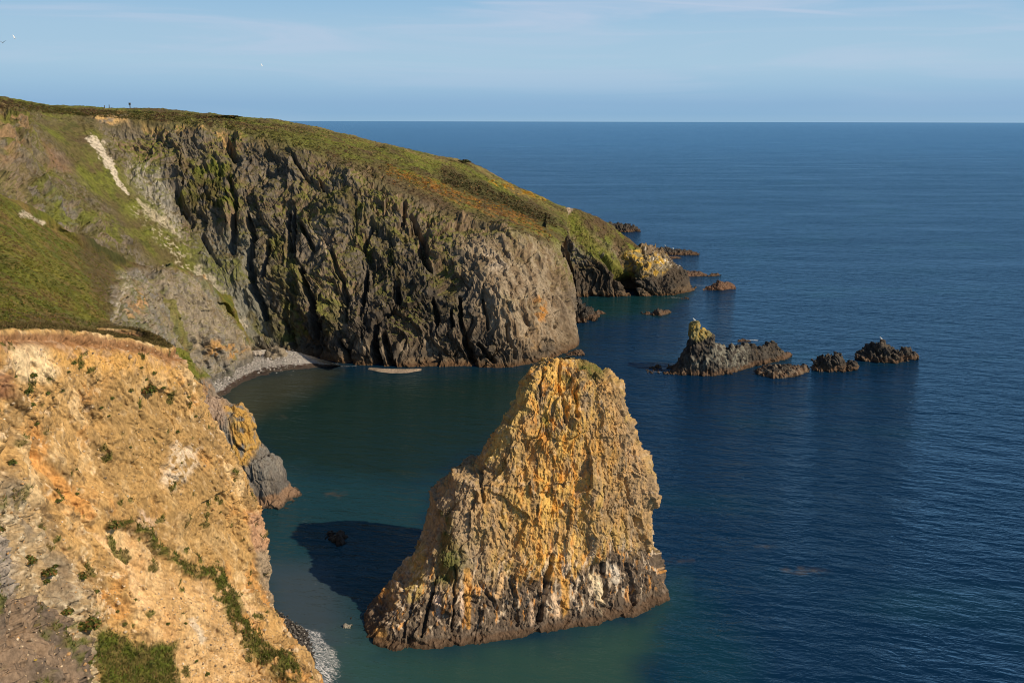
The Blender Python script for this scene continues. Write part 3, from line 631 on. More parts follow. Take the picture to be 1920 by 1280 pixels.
    n4 = fbm(sp(p0, 2.2, 2.2, 3.5, 77), 5, .6); n6 = fbm(sp(p0, .8, .8, .8, 90), 4, .6)
    col = np.zeros((len(p), 3)) + (.43, .275, .11)
    col = mixc(col, (.25, .165, .072), ss(-.12, .3, n4 + nz * .4) * .85)
    col = mixc(col, (.62, .46, .25), ss(.02, .35, fbm(sp(p0, 2.6, 2.6, 4, 31), 4, .6) + n6 * .3) * .8)
    col = mixc(col, (.50, .24, .065), ss(.15, .5, fbm(sp(p0, 3.2, 3.2, 3.2, 51), 4)) * .6)
    col = mixc(col, (.66, .52, .34), ss(.28, .5, n6 + n4 * .3) * .6)
    col = mixc(col, (.15, .10, .05), ss(.16, .4, fbm(sp(p0, .6, .6, .6, 15), 3) + nz * .2) * .6)
    # olive-brown upper middle, cream top left, sandy lower slope
    col = mixc(col, (.33, .215, .085), poly(uv, [(180, 700), (330, 700), (400, 900), (470, 1060), (380, 1080), (240, 980), (200, 820)], 40, nz * 34) * .6)
    col = mixc(col, (.66, .52, .31), poly(uv, [(15, 645), (85, 638), (120, 690), (90, 720), (40, 715)], 10, nz * 12) * .9)
    col = mixc(col, (.56, .33, .10), poly(uv, [(85, 640), (320, 660), (360, 740), (280, 700), (100, 690)], 14, nz * 16) * .7)
    col = mixc(col, (.22, .10, .06), poly(uv, [(-40, 690), (22, 700), (25, 745), (-40, 760)], 7, nz * 8) * .7)
    col = mixc(col, (.63, .53, .40), poly(uv, [(320, 830), (370, 840), (360, 880), (320, 920), (300, 900)], 8, nz * 12) * ss(-.3, .1, n6) * .8)
    col = mixc(col, (.58, .44, .33), poly(uv, [(260, 950), (310, 970), (290, 1010), (255, 990)], 8, nz * 10) * ss(-.2, .2, n6) * .7)
    col = mixc(col, (.55, .36, .17), poly(uv, [(190, 1000), (420, 1110), (500, 1280), (330, 1330), (240, 1120)], 20, nz * 20) * .55)
    col = mixc(col, (.62, .43, .23), stroke(uv, [(178, 1005, 6), (219, 1034, 11), (250, 1083, 11), (268, 1125, 16)], nz * .4) * .9)
    col = mixc(col, (.60, .30, .09), stroke(uv, [(75, 850, 7), (120, 905, 9), (165, 965, 9)], nz * .6) * .6)
    col = mixc(col, (.60, .42, .23), stroke(uv, [(410, 1080, 8), (430, 1110, 12), (480, 1150, 10)], nz * .5) * .8)
    col = mixc(col, (.50, .47, .40), stroke(uv, [(355, 1165, 6), (375, 1200, 8)], nz * .5) * .6)
    col = mixc(col, (.40, .24, .15), poly(uv, [(468, 960), (520, 960), (522, 1035), (478, 1030)], 7, nz * 7) * .8)
    col = mixc(col, (.27, .22, .165), poly(uv, [(485, 1035), (530, 1030), (530, 1150), (500, 1120)], 8, nz * 7) * .8)
    rc = mixc(np.zeros((len(p), 3)) + (.31, .24, .145), (.50, .44, .32), ss(-.05, .3, n6)); rc = mixc(rc, (.17, .145, .11), ss(-.1, .3, n4) * .8)
    col = col * (1 - rub[:, None] * .85) + rc * rub[:, None] * .85
    gs = poly(uv, [(-60, 970), (20, 1000), (45, 1080), (40, 1140), (-60, 1160)], 10, nz * 10); col = mixc(col, (.24, .22, .20), gs * .85)
    bc = mixc(np.zeros((len(p), 3)) + (.20, .145, .10), (.12, .095, .075), ss(-.1, .3, nz)); col = col * (1 - bould[:, None] * .95) + bc * bould[:, None] * .95
    # soil lip
    lip = ss(2.0, 2.06, ri + nz * .05) * ss(2.36, 2.2, ri + nz * .12); col = mixc(col, (.24, .125, .06), lip * .85)
    lip2 = ss(2.1, 2.15, ri) * ss(2.5, 2.3, ri + nz * .2); col = mixc(col, (.40, .27, .17), lip2 * ss(0, .3, n6) * .6)
    # vegetation
    gr = mixc(np.zeros((len(p), 3)) + (.12, .10, .03), (.085, .105, .016), ss(-.2, .3, n2)); gr = mixc(gr, (.17, .075, .03), ss(.2, .5, n4) * .5)
    vg = np.maximum(stroke(uv, band, n2 * .6 + nz * .3, .4) * ss(-.5, -.1, n2), poly(uv, [(185, 1170), (235, 1195), (320, 1215), (345, 1300), (180, 1320), (205, 1230)], 16, nz * 34 + n2 * 18))
    vg = np.maximum(vg, rub * ss(.22, .45, nz + n2 * .4) * .75)
    vg = np.maximum(vg, ss(.5, .62, fbm(sp(p0, 1.4, 1.4, 1.4, 120), 3) + .1) * .8)
    top = 1 - ss(1.88, 1.98, ri + nz * .06)
    vg = np.maximum(vg, top); tg = mixc(gr, HEA, .55 + 0 * z); gr = gr * (1 - top[:, None]) + tg * top[:, None]
    col = col * (1 - vg[:, None]) + gr * vg[:, None]
    col = mixc(col, (.10, .085, .07), ss(2.5, 1.2, z + n2) * .6)
    o = gmesh('foreground_cliff', g2, col, M_near)
    return tag(o, kind='structure'), g2, vg.reshape(g2.shape[:2]), uv.reshape(g2.shape[:2] + (2,)), nn.reshape(g2.shape)
near_o, NG, NVG, NUV, NNN = build_near()

# ================================================================== RING ROCKS (sea stack, buttresses)
def rings(rs, nth, nv, bx=.85):
    L = np.array([r[0] for r in rs], float); Rr = np.array([r[1] for r in rs], float); f = np.array([r[2] for r in rs], float); b = np.array([r[3] for r in rs], float)
    pack = np.concatenate([L, Rr, f[:, None], b[:, None]], 1)
    dl = np.linalg.norm(np.diff(L, axis=0), axis=1) + np.linalg.norm(np.diff(Rr, axis=0), axis=1) + .2
    s = np.concatenate([[0], np.cumsum(dl)]); q = np.linspace(0, s[-1], nv)
    k = np.stack([np.interp(q, s, pack[:, i]) for i in range(8)], 1)
    ker = np.ones(5) / 5
    for i in range(8):
        e = np.pad(k[:, i], 2, mode='edge'); k[:, i] = np.convolve(e, ker, 'valid')
    nf = int(nth * .72); th = np.concatenate([np.linspace(0, np.pi, nf, endpoint=False), np.linspace(np.pi, 2 * np.pi, nth - nf, endpoint=False)])
    def se(t): c, sn = np.cos(t), np.sin(t); return np.sign(c) * np.abs(c) ** bx, np.sign(sn) * np.abs(sn) ** bx
    tf = np.linspace(0, 2 * np.pi, 8001); cf, sf = se(tf); al = np.hypot(np.diff(cf), .35 * np.diff(sf)) * np.where(tf[:-1] < np.pi, 2.6, 1.0)
    cum = np.concatenate([[0], np.cumsum(al)]); th = np.interp(np.linspace(0, cum[-1], nth, endpoint=False), cum, tf); cs, ssn = se(th)
    ctr = (k[:, :3] + k[:, 3:6]) / 2; a = (k[:, 3:6] - k[:, :3]) / 2
    pn = np.stack([a[:, 1], -a[:, 0], 0 * a[:, 0]], 1); pn /= np.linalg.norm(pn, axis=1)[:, None] + 1e-9
    dep = np.where(ssn[:, None] > 0, k[None, :, 6], k[None, :, 7]) * ssn[:, None]
    g = ctr[None] + a[None] * cs[:, None, None] + pn[None] * dep[..., None]
    return g, np.tile(np.interp(q, s, np.arange(len(s))), nth)
def build_stack():
    rs = [(W(678, 90, -3), W(1262, 101, -3), 6, 12), (S(688, 1197), S(1250, 1107), 4.8, 11.5), (P(728, 1157, 91.3), P(1240, 1075, 102), 4.8, 11), (P(775, 1078, 94), P(1224, 1020, 103), 4.6, 10), (P(806, 996, 96.5), P(1218, 960, 103.5), 4.8, 9), (P(810, 942, 97.5), P(1231, 902, 103.5), 4.6, 8),
          (P(822, 926, 98), P(1228, 888, 103.5), 4.5, 8), (P(838, 910, 98.3), P(1226, 872, 103.5), 4.4, 7.5), (P(850, 893, 98.6), P(1222, 858, 103.5), 4.3, 7), (P(893, 886, 99.4), P(1219, 848, 103.6), 4.2, 6.6), (P(905, 864, 99.8), P(1214, 832, 103.7), 4, 6.2), (P(930, 808, 100.6), P(1196, 795, 103.8), 3.8, 5.6),
          (P(962, 762, 101.5), P(1172, 752, 104), 3.3, 5), (P(974, 725, 102.2), P(1166, 722, 104), 2.8, 4.4), (P(996, 698, 102.8), P(1152, 704, 104), 2.2, 3.8), (P(1017, 680, 103.2), P(1132, 688, 104), 1.5, 3), (P(1038, 671, 103.6), P(1104, 677, 104), .7, 1.6), (P(1052, 667, 103.8), P(1090, 669, 104), .1, .3)]
    g, ri = rings(rs, 1000, 560, .7)
    n = gnormals(g, 1, True); ctr = g.mean((0, 1)); 
    if ((g - ctr) * n).sum() < 0: n = -n
    p0 = g.reshape(-1, 3); N_ = n.reshape(-1, 3); uv = proj(p0)
    nz = fbm(sp(p0, 4), 4); n2 = fbm(sp(p0, 1.1, 1.1, 1.3, 40), 4); n3 = fbm(sp(p0, 8, 8, 12, 5), 3)
    q = p0.copy(); q[:, 0] += -.12 * p0[:, 2] + nz * .8
    v, e = cells(sp(q, 1.3, 1.3, 1.9)); v2, e2 = cells(sp(q, .5, .5, .6, 3))
    v0, e0 = cells(sp(q, 3.2, 3.4, 6, 31))
    d = n3 * .6 + v0 * .6 + bill(sp(q, 3.2, 4, 11, 4), 2, .5) * .25 + bill(sp(q, .8, 1.0, 4.2, 7), 3, .6) * .2 + v * .32 + v2 * .16 + cells(sp(q, .24, .24, .3, 8))[0] * .07 + fbm(sp(p0, .3), 2) * .05 - .35
    fr = N_[:, 1] < .35
    for s_, dep in (([(1048, 670, 4), (1052, 720, 4), (1062, 790, 4)], .6), ([(1015, 690, 3), (1010, 740, 4)], .6), ([(900, 880, 4), (905, 940, 4)], .8), ([(1015, 1160, 4), (1022, 1110, 5), (1038, 1040, 4)], 1.0), ([(790, 1190, 4), (800, 1140, 5), (815, 1080, 4)], .9), ([(900, 1090, 4), (935, 1140, 4)], .6),
                    ([(1135, 1060, 5), (1140, 1120, 4)], .7), ([(1205, 980, 5), (1222, 1040, 6)], .8), ([(855, 1060, 3), (845, 1180, 4)], .6), ([(960, 1080, 3), (970, 1170, 4)], .5), ([(1085, 720, 3), (1080, 780, 4)], .7), ([(1180, 900, 5), (1195, 950, 5)], .5), ([(770, 1110, 4), (755, 1190, 4)], .6), ([(1180, 1060, 4), (1190, 1130, 4)], .5)):
        d -= dep * np.clip(1.15 - segd(uv + np.stack([n2 * 6, 0 * n2], 1), s_), 0, 1) ** .8 * fr
    for s_, dep in (([(1095, 700, 18), (1090, 780, 22)], .35), ([(1000, 900, 30), (1000, 1050, 40)], .5), ([(1110, 900, 24), (1130, 1030, 28)], .7), ([(870, 940, 20), (850, 1050, 28)], .5)):
        d += dep * (1 - ss(.2, 1.3, segd(uv, s_))) * fr
    taper = ss(17, 15.6, ri); d *= (.35 + .65 * taper) * (.5 + .5 * ss(.1, 1.6, p0[:, 2]))
    g2 = (p0 + N_ * d[:, None]).reshape(g.shape); nn = gnormals(g2, 1, True); 
    if ((g2 - ctr) * nn).sum() < 0: nn = -nn
    nn = nn.reshape(-1, 3); p = g2.reshape(-1, 3); z = p[:, 2]
    x = p0[:, 0]
    st = fbm(sp(q, .9, 1.2, 7, 21), 4, .55); st2 = fbm(sp(q, .45, .8, 4, 71), 3, .55); n4 = fbm(sp(p0, 2.4, 2.4, 3.6, 66), 5, .6); n6 = fbm(sp(p0, .7, .7, .8, 90), 4, .6)
    col = np.zeros((len(p), 3)) + (.36, .245, .115)
    col = mixc(col, (.22, .17, .11), ss(-.2, .3, n4) * .75)
    col = mixc(col, (.42, .30, .10), ss(.0, .4, st) * .7)
    cen = np.exp(-((uv[:, 0] - (1040 + (uv[:, 1] - 700) * .02)) / 75) ** 2) * ss(1130, 1040, uv[:, 1])
    col = mixc(col, (.60, .39, .11), cen * ss(-.35, .15, st + n6 * .4) * .95)
    col = mixc(col, (.60, .27, .045), cen * ss(.05, .35, fbm(sp(q, .7, 1, 4, 13), 3)) * .8)
    col = mixc(col, (.46, .27, .09), ss(.1, .45, fbm(sp(p0, 3, 3, 4, 33), 3)) * .5)
    col = mixc(col, (.56, .40, .13), stroke(uv, [(985, 720, 14), (950, 800, 18), (915, 860, 12)], nz * .7 + n2 * .4) * .75)
    col = mixc(col, (.50, .27, .08), poly(uv, [(1110, 780), (1215, 830), (1225, 990), (1190, 1000), (1120, 900)], 20, nz * 26) * ss(-.1, .3, st + n6 * .3) * .55)
    col = mixc(col, (.34, .25, .155), poly(uv, [(1150, 760), (1240, 850), (1240, 1000), (1190, 960)], 22, nz * 26) * .45)
    col = mixc(col, (.30, .24, .17), poly(uv, [(800, 920), (880, 880), (900, 1000), (940, 1080), (800, 1130), (730, 1120)], 22, nz * 26) * .65)
    col = mixc(col, (.42, .32, .11), poly(uv, [(765, 1040), (785, 1010), (790, 1090), (775, 1170), (760, 1110)], 7, nz * 9) * .8)
    col = mixc(col, (.44, .37, .29), ss(.2, .5, n6 + nz * .3) * .4)
    # dark tidal band with runs of rust and pale streaks
    zb = 4.2 + nz * 1.6 + 1.3 * st2 + 1.6 * np.exp(-((uv[:, 0] - 1150) / 60) ** 2)
    zb -= 2.2 * ss(840, 730, uv[:, 0])
    dk = ss(.7, -.7, z - zb); col = mixc(col, (.075, .062, .052), dk * .92); col = mixc(col, (.20, .155, .115), dk * ss(-.05, .35, n6 + st * .3) * .6)
    run = ss(8.5, 5, z) * ss(.8, 1.6, z)
    col = mixc(col, (.60, .50, .37), run * ss(.2, .42, st2 + np.exp(-((uv[:, 0] - 1070) / 90) ** 2) * .2) * .75)
    col = mixc(col, (.55, .27, .07), run * ss(.25, .45, fbm(sp(q, .4, .8, 3.5, 171), 3)) * .75)
    for s_, c_ in (([(875, 1070, 6), (877, 1110, 8), (880, 1175, 3)], (.55, .30, .08)), ([(945, 1075, 5), (936, 1115, 6)], (.62, .42, .22)), ([(865, 1110, 5), (868, 1155, 3)], (.62, .48, .36)), ([(1120, 1080, 9), (1130, 1110, 9), (1132, 1160, 5)], (.66, .56, .38)), ([(1043, 1120, 8), (1048, 1170, 7)], (.58, .44, .30)), ([(1060, 1090, 8), (1062, 1160, 7)], (.50, .28, .07)), ([(1155, 1065, 7), (1160, 1085, 8)], (.62, .56, .46)), ([(820, 1120, 7), (822, 1160, 4)], (.50, .40, .32)), ([(1180, 1100, 3), (1182, 1150, 3)], (.55, .30, .12)), ([(1000, 1130, 5), (998, 1175, 4)], (.5, .38, .27))):
        col = mixc(col, c_, stroke(uv, s_, n2 * .7) * .85 * ss(.7, 1.2, z))
    col = mixc(col, (.50, .29, .09), poly(uv, [(676, 1206), (690, 1176), (722, 1180), (732, 1206)], 7, nz * 5) * .85)
    gr = mixc(np.zeros((len(p), 3)) + (.15, .12, .04), (.08, .10, .018), ss(-.1, .2, n2))
    vg = np.maximum(stroke(uv, [(832, 1005, 14), (845, 1045, 30), (836, 1075, 20)], n2 * .7 + nz * .3, .5) * .85, stroke(uv, [(1095, 680, 12), (1125, 690, 16)], n2 * .5) * .85)
    for s_ in ([(838, 965, 10), (842, 985, 8)], [(1022, 785, 7), (1026, 792, 6)], [(818, 960, 6), (820, 965, 5)], [(1060, 700, 6), (1070, 705, 6)], [(812, 1088, 8), (822, 1086, 6)]): vg = np.maximum(vg, stroke(uv, s_, n2 * .6) * .7)
    col = col * (1 - vg[:, None]) + gr * vg[:, None]
    col = mixc(col, (.10, .066, .042), ss(.75, .45, z + n2 * .35) * .9); col = mixc(col, (.05, .035, .022), ss(.3, .05, z + n2 * .1) * .8)
    o = gmesh('sea_stack', g2, col, M_stack, closed=True)
    tag(o, 'tall ochre and orange sea stack with a tapering top standing alone in the water', 'sea stack'); return g2
STK = build_stack()

def buttress(name, rs, nth, nv, paint, kind='structure', A=1.0, off=0., mat=None, label=None, cat=None, taper=True):
    g, ri = rings(rs, nth, nv); n = gnormals(g, 1, True); ctr = g.mean((0, 1))
    if ((g - ctr) * n).sum() < 0: n = -n
    p0 = g.reshape(-1, 3); N_ = n.reshape(-1, 3); uv = proj(p0)
    nz = fbm(sp(p0, 4, 4, 4, off), 4); n2 = fbm(sp(p0, 1.1, 1.1, 1.3, 40 + off), 4)
    q = p0.copy(); q[:, 0] -= .25 * (20 - p0[:, 2])
    v, e = cells(sp(q, 1.6, 1.6, 3, off))
    d = (nz * .5 + bill(sp(q, 2, 2.6, 9, off), 3, .6) * .6 + v * .4 - .15 * (1 - ss(0, .12, e)) + n2 * .25) * A
    g2 = (p0 + N_ * d[:, None]).reshape(g.shape); p = g2.reshape(-1, 3)
    o = gmesh(name, g2, paint(p, p0, uv, nz, n2), mat or M_near, closed=True)
    if kind: tag(o, kind=kind)
    if label: tag(o, label, cat)
    return o
def paintE(p, p0, uv, nz, n2):
    z = p[:, 2]; st = fbm(sp(p0, .7, .9, 6, 3), 4)
    col = mixc(np.zeros((len(p), 3)) + (.16, .155, .14), (.11, .10, .09), ss(-.2, .3, st)); col = mixc(col, (.26, .24, .20), ss(.1, .5, st) * .6)
    col = mixc(col, (.29, .215, .16), poly(uv, [(360, 720), (430, 745), (425, 800), (400, 800), (370, 770)], 10, nz * 12) * .9)
    l = poly(uv, [(420, 752), (460, 760), (490, 800), (480, 840), (462, 872), (438, 868), (430, 815)], 9, nz * 12)
    col = mixc(col, (.42, .25, .06), l * ss(-.35, .15, n2 + .05) * .92); col = mixc(col, (.38, .28, .10), l * ss(.1, .4, st) * .6)
    col = mixc(col, (.06, .05, .045), ss(4, 1.8, z + st * 2) * .5); col = mixc(col, (.19, .125, .08), ss(1.5, 1.1, z + n2 * .2)); col = mixc(col, (.05, .04, .03), ss(.4, .1, z))
    return col
def zOf(q): return q[2]
def mkE():
    rp = [(S(544, 950)), P(524, 934, 125.5), P(516, 902, 126.5), P(507, 876, 127.2), P(496, 861, 127.6), P(484, 856, 128.2), P(479, 842, 128.8), P(478, 800, 130), P(471, 777, 130.6), P(455, 766, 131.2), P(436, 754, 132), P(415, 745, 133)]
    rs = [(W(380, 124, -2.5), W(548, 125.5, -2.5), 3.5, 8)]
    fr = [3, 2.8, 2.8, 2.8, 3, 3.2, 3.2, 3, 2.6, 2, 1.2, .4]
    for k, r in enumerate(rp):
        zz = r[2] + (.8 if k > 7 else 0) * (k - 7) * .25
        rs.append((W(372 if k < 11 else 385, 130, zz), r, fr[k], 7 - .5 * k))
    return rs
buttress('cliff_buttress', mkE(), 420, 300, paintE)
def paintF(p, p0, uv, nz, n2):
    z = p[:, 2]; col = mixc(np.zeros((len(p), 3)) + (.21, .17, .13), (.13, .125, .12), ss(-.2, .3, nz)); col = mixc(col, (.38, .20, .07), ss(0, .35, n2) * .5)
    gr = mixc(np.zeros((len(p), 3)) + (.125, .13, .024), (.07, .095, .012), ss(-.1, .3, n2))
    vg = poly(uv, [(320, 640), (345, 650), (372, 682), (392, 706), (372, 712), (345, 700), (320, 690)], 6, nz * 8) 
    return col * (1 - vg[:, None]) + gr * vg[:, None]
buttress('cliff_spur', [(W(280, 160, -2), W(424, 168, -2), 4, 8), (W(285, 160, 1), P(414, 746, 168), 4, 8), (W(290, 161, 3.5), P(401, 733, 168), 3.6, 7), (W(295, 161, 7), P(388, 706, 167), 3.2, 6), (W(300, 162, 9.8), P(369, 683, 167), 2.6, 5), (W(300, 163, 12), P(348, 661, 166), 1.8, 4), (W(305, 163, 13.2), P(335, 650, 166), .5, 1)], 300, 200, paintF)

# ================================================================== SKERRIES
def skerry(name, label, crest, front, D, seed, nx=160, ny=90, p_=1.8, paint=None, amp=1.0, cat='rock', group='dark rocks standing out of the sea'):
    cr = np.array(crest, float); fv = np.array(front, float)
    us = np.linspace(cr[0, 0], cr[-1, 0], nx); vt = np.interp(us, cr[:, 0], cr[:, 1]); vf = np.interp(us, fv[:, 0], fv[:, 1])
    ts = np.linspace(-1.25, 1.25, ny)
    g = np.zeros((nx, ny, 3))
    for i, (u, a, b) in enumerate(zip(us, vt, vf)):
        s0 = S(u, b); e_ = min(1, 4 * min(i, nx - 1 - i) / nx + .15); dd = D * (.35 + .65 * e_)
        yc = s0[1] + dd * .42
        c = P(u, a, yc); zc = max(c[2], .05); base = W(u, yc, 0)
        for j, t in enumerate(ts):
            h = zc * (1 - min(abs(t), 1) ** p_) - max(0, abs(t) - .93) * 5 - .15
            yy = yc + (t * dd * .42 if t < 0 else t * dd * .58)
            g[i, j] = (base[0] * (1 + (yy - yc) / yc), yy, h)
    p0 = g.reshape(-1, 3); n = gnormals(g); n *= np.sign(n[..., 2].mean()); N_ = n.reshape(-1, 3)
    sc_ = amp * .18 * np.clip(g[..., 2].max(), 1, 5)
    nz = fbm(sp(p0, 2.5, 2.5, 2.5, seed), 4); n2 = fbm(sp(p0, .9, .9, .9, seed + 9), 3)
    q = p0.copy(); q[:, 0] += .35 * p0[:, 2]
    v, e = cells(sp(q, 1.1, 1.5, 2.2, seed)); v2, e2 = cells(sp(q, .5, .6, .9, seed + 3))
    d = (nz * .6 + bill(sp(q, 1.6, 2.5, 4, seed), 3, .6) * .5 + v * 1.6 + v2 * .8) * sc_
    g2 = (p0 + N_ * d[:, None]).reshape(g.shape); p = g2.reshape(-1, 3); z = p[:, 2]
    col = mixc(np.zeros((len(p), 3)) + (.060, .054, .046), (.034, .030, .027), ss(-.2, .3, nz)); col = mixc(col, (.13, .105, .075), ss(.05, .4, n2) * .5)
    col = mixc(col, (.12, .075, .045), ss(1.3, .6, z + n2 * .5) * .85); col = mixc(col, (.04, .028, .018), ss(.3, 0, z))
    if paint: col = paint(col, p, proj(p0), nz, n2)
    return tag(gmesh(name, g2, col, M_skerry), label, cat, group)
def paint_pin(col, p, uv, nz, n2):
    z = p[:, 2]
    col = mixc(col, (.20, .20, .165), poly(uv, [(1335, 640), (1400, 645), (1408, 680), (1380, 690), (1300, 690), (1290, 670), (1330, 665)], 8, nz * 10) * ss(-.2, .2, n2) * .8)
    col = mixc(col, (.24, .21, .085), poly(uv, [(1285, 595), (1312, 598), (1338, 618), (1332, 632), (1305, 640), (1290, 630)], 4, nz * 5) * .85)
    col = mixc(col, (.40, .26, .05), poly(uv, [(1285, 605), (1312, 612), (1335, 622), (1325, 632), (1300, 636)], 5, nz * 5) * ss(-.1, .2, n2) * .8)
    return col
skerry('pinnacle_rock', 'long dark rock islet with a lichen yellow pinnacle at its left end', [(1210, 697), (1225, 693), (1245, 695), (1262, 692), (1270, 682), (1279, 668), (1284, 655), (1288, 645), (1291, 640), (1293, 622), (1291, 608), (1297, 601), (1304, 603), (1307, 616), (1314, 618), (1318, 624), (1326, 623), (1334, 627), (1337, 640), (1341, 644), (1352, 648), (1360, 654), (1368, 646), (1376, 650), (1383, 648), (1395, 644), (1412, 646), (1418, 650), (1428, 647), (1446, 643), (1456, 649), (1466, 658), (1476, 662), (1484, 669)],
       [(1210, 699), (1270, 703), (1340, 705), (1375, 700), (1400, 692), (1440, 682), (1484, 672)], 9, 3, 420, 170, 2.4, paint_pin, .36)
skerry('low_rock', 'low brown rounded rock directly right of the pinnacle islet', [(1417, 698), (1428, 690), (1445, 686), (1462, 685), (1478, 686), (1490, 690), (1497, 687), (1508, 687), (1518, 693)], [(1417, 702), (1450, 710), (1490, 707), (1518, 697)], 8, 13, 200, 110, 2.6,
       lambda col, p, uv, nz, n2: mixc(col, (.22, .18, .13), ss(-.1, .3, n2) * .5))
skerry('jagged_rock', 'jagged black rock with an upright fin between the low rock and the outermost rock', [(1522, 690), (1527, 677), (1540, 670), (1552, 668), (1558, 669), (1566, 664), (1574, 664), (1580, 676), (1585, 685), (1592, 679), (1600, 680), (1608, 688)], [(1522, 696), (1560, 698), (1608, 694)], 6, 23, 180, 100, 2.4)
skerry('craggy_rock', 'craggy black rock farthest to the right with a gull on its top', [(1604, 668), (1612, 658), (1626, 650), (1640, 648), (1652, 643), (1664, 650), (1672, 657), (1684, 655), (1700, 658), (1712, 660), (1723, 670)], [(1604, 674), (1640, 680), (1680, 681), (1723, 673)], 8, 33, 220, 110, 2.2)
skerry('small_rock', 'small brown rock with a low tail on its left, between headland tip and pinnacle islet', [(1203, 587), (1212, 585), (1222, 588), (1228, 581), (1236, 579), (1246, 582), (1252, 581), (1259, 585)], [(1203, 589), (1235, 593), (1259, 588)], 6, 43, 120, 70)
skerry('tidal_rock', 'small reddish brown rock off the tip of the headland with foam at its left', [(1318, 541), (1330, 538), (1340, 533), (1345, 528), (1358, 528), (1368, 530), (1380, 538)], [(1318, 544), (1350, 545), (1380, 541)], 8, 53, 120, 70, 1.9, lambda col, p, uv, nz, n2: mixc(col, (.16, .085, .05), .6 + 0 * nz))
skerry('reef_rock', 'long low reef running out from the tip of the headland', [(1262, 510), (1280, 507), (1300, 509), (1312, 509), (1326, 515)], [(1262, 516), (1290, 519), (1326, 518)], 8, 63, 120, 60, 1.9, lambda col, p, uv, nz, n2: mixc(col, (.14, .085, .055), .4 + 0 * nz))
skerry('reef_rock', 'little reef rock at the outer end of the long low reef', [(1326, 517), (1333, 513), (1345, 512), (1352, 517)], [(1326, 519), (1352, 518)], 6, 73, 80, 50)
skerry('flat_rock', 'long black flat rock behind the yellow lichen tip of the headland', [(1226, 473), (1238, 466), (1247, 464), (1262, 467), (1285, 470), (1300, 473), (1311, 477)], [(1226, 477), (1260, 479), (1311, 479)], 12, 83, 140, 70)
skerry('tidal_rock', 'brown low rock just in front of the long black flat rock', [(1246, 484), (1252, 480), (1268, 480), (1278, 483)], [(1246, 486), (1278, 485)], 6, 93, 80, 50)
skerry('shore_rock', 'farthest dark rock reaching out behind the headland slope', [(1140, 418), (1155, 420), (1165, 422), (1180, 424), (1190, 425), (1199, 432)], [(1140, 436), (1170, 436), (1199, 434)], 14, 103, 120, 70)
skerry('wave_washed_rock', 'tiny flat rock with foam behind the pinnacle islet', [(1383, 639), (1390, 636), (1402, 636), (1410, 640)], [(1383, 641), (1410, 641)], 3, 113, 70, 40)
skerry('cliff_foot_rock', 'pointed grey rock leaning at the foot of the main cliff corner', [(1072, 565), (1077, 561), (1085, 562), (1093, 575), (1102, 580), (1112, 588), (1118, 597)], [(1072, 604), (1095, 604), (1118, 600)], 10, 123, 130, 80, 2.2)
skerry('cliff_foot_rock', 'small round rock just right of the pointed grey rock', [(1114, 587), (1120, 582), (1130, 582), (1138, 588)], [(1114, 590), (1138, 590)], 5, 133, 80, 50)
skerry('wave_washed_rock', 'barely exposed rock in foam just off the headland tip', [(1276, 560), (1284, 558), (1292, 560)], [(1276, 561), (1292, 561)], 3, 143, 60, 40)
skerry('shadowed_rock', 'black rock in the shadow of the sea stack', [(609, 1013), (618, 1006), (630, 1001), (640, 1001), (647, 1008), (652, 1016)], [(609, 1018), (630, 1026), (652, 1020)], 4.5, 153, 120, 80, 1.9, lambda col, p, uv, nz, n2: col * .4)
skerry('shadowed_rock', 'tiny black rock by the left foot of the sea stack', [(653, 1163), (658, 1160), (665, 1161), (668, 1165)], [(653, 1166), (668, 1167)], 1.2, 163, 50, 40, 1.9, lambda col, p, uv, nz, n2: col * .5)
skerry('pale_stone', 'pale stone awash beside the tiny black rock', [(642, 1173), (648, 1170), (654, 1171), (658, 1174)], [(642, 1176), (658, 1177)], 1.0, 173, 50, 40, 1.9, lambda col, p, uv, nz, n2: 0 * col + (.30, .29, .24))
skerry('cliff_foot_rock', 'grey rock point showing just over the top of the sea stack', [(1062, 664), (1076, 658), (1088, 655), (1096, 662)], [(1062, 668), (1096, 667)], 5, 183, 80, 50, 2)

# ================================================================== BEACHES
def strip(name, front, back, zf, zb, nu, nv, paint, amp, mat=None, kind='structure'):
    f = np.array([S(u, v, zf) for u, v in front]); b = np.array([S(u, v, zb) for u, v in back])
    t = np.linspace(0, 1, nu); k = np.linspace(0, 1, len(f))
    F = np.stack([np.interp(t, k, f[:, i]) for i in range(3)], 1); B = np.stack([np.interp(t, k, b[:, i]) for i in range(3)], 1)
    s = np.linspace(-.12, 1.1, nv)[None, :, None]; g = F[:, None] * (1 - s) + B[:, None] * s
    p0 = g.reshape(-1, 3); nz = fbm(sp(p0, 3), 4); n2 = fbm(sp(p0, .6), 3)
    g2 = g.copy(); g2[..., 2] += ((nz * .3 + n2 * .12 + bill(sp(p0, .45), 2) * .1) * amp).reshape(g.shape[:2])
    S_ = np.broadcast_to(s[..., 0], g.shape[:2]).ravel()
    return tag(gmesh(name, g2, paint(p0, S_ + nz * .08, nz, n2), mat or M_peb), kind=kind)
def pb1(p, s, nz, n2):
    col = mixc(np.zeros((len(p), 3)) + (.075, .062, .048), (.055, .048, .042), ss(-.1, .3, nz)); col = mixc(col, (.36, .35, .33), ss(.16, .28, s)); col = mixc(col, (.5, .48, .45), ss(.3, .5, s) * ss(-.2, .3, n2) * .6)
    wr = np.exp(-((s - .20 + nz * .08) / .04) ** 2) + .5 * np.exp(-((s - .08 + nz * .1) / .04) ** 2) + .5 * np.exp(-((s - .62 - nz * .06) / .025) ** 2)
    return mixc(col, (.055, .03, .022), wr * ss(-.35, .1, n2 + .1))
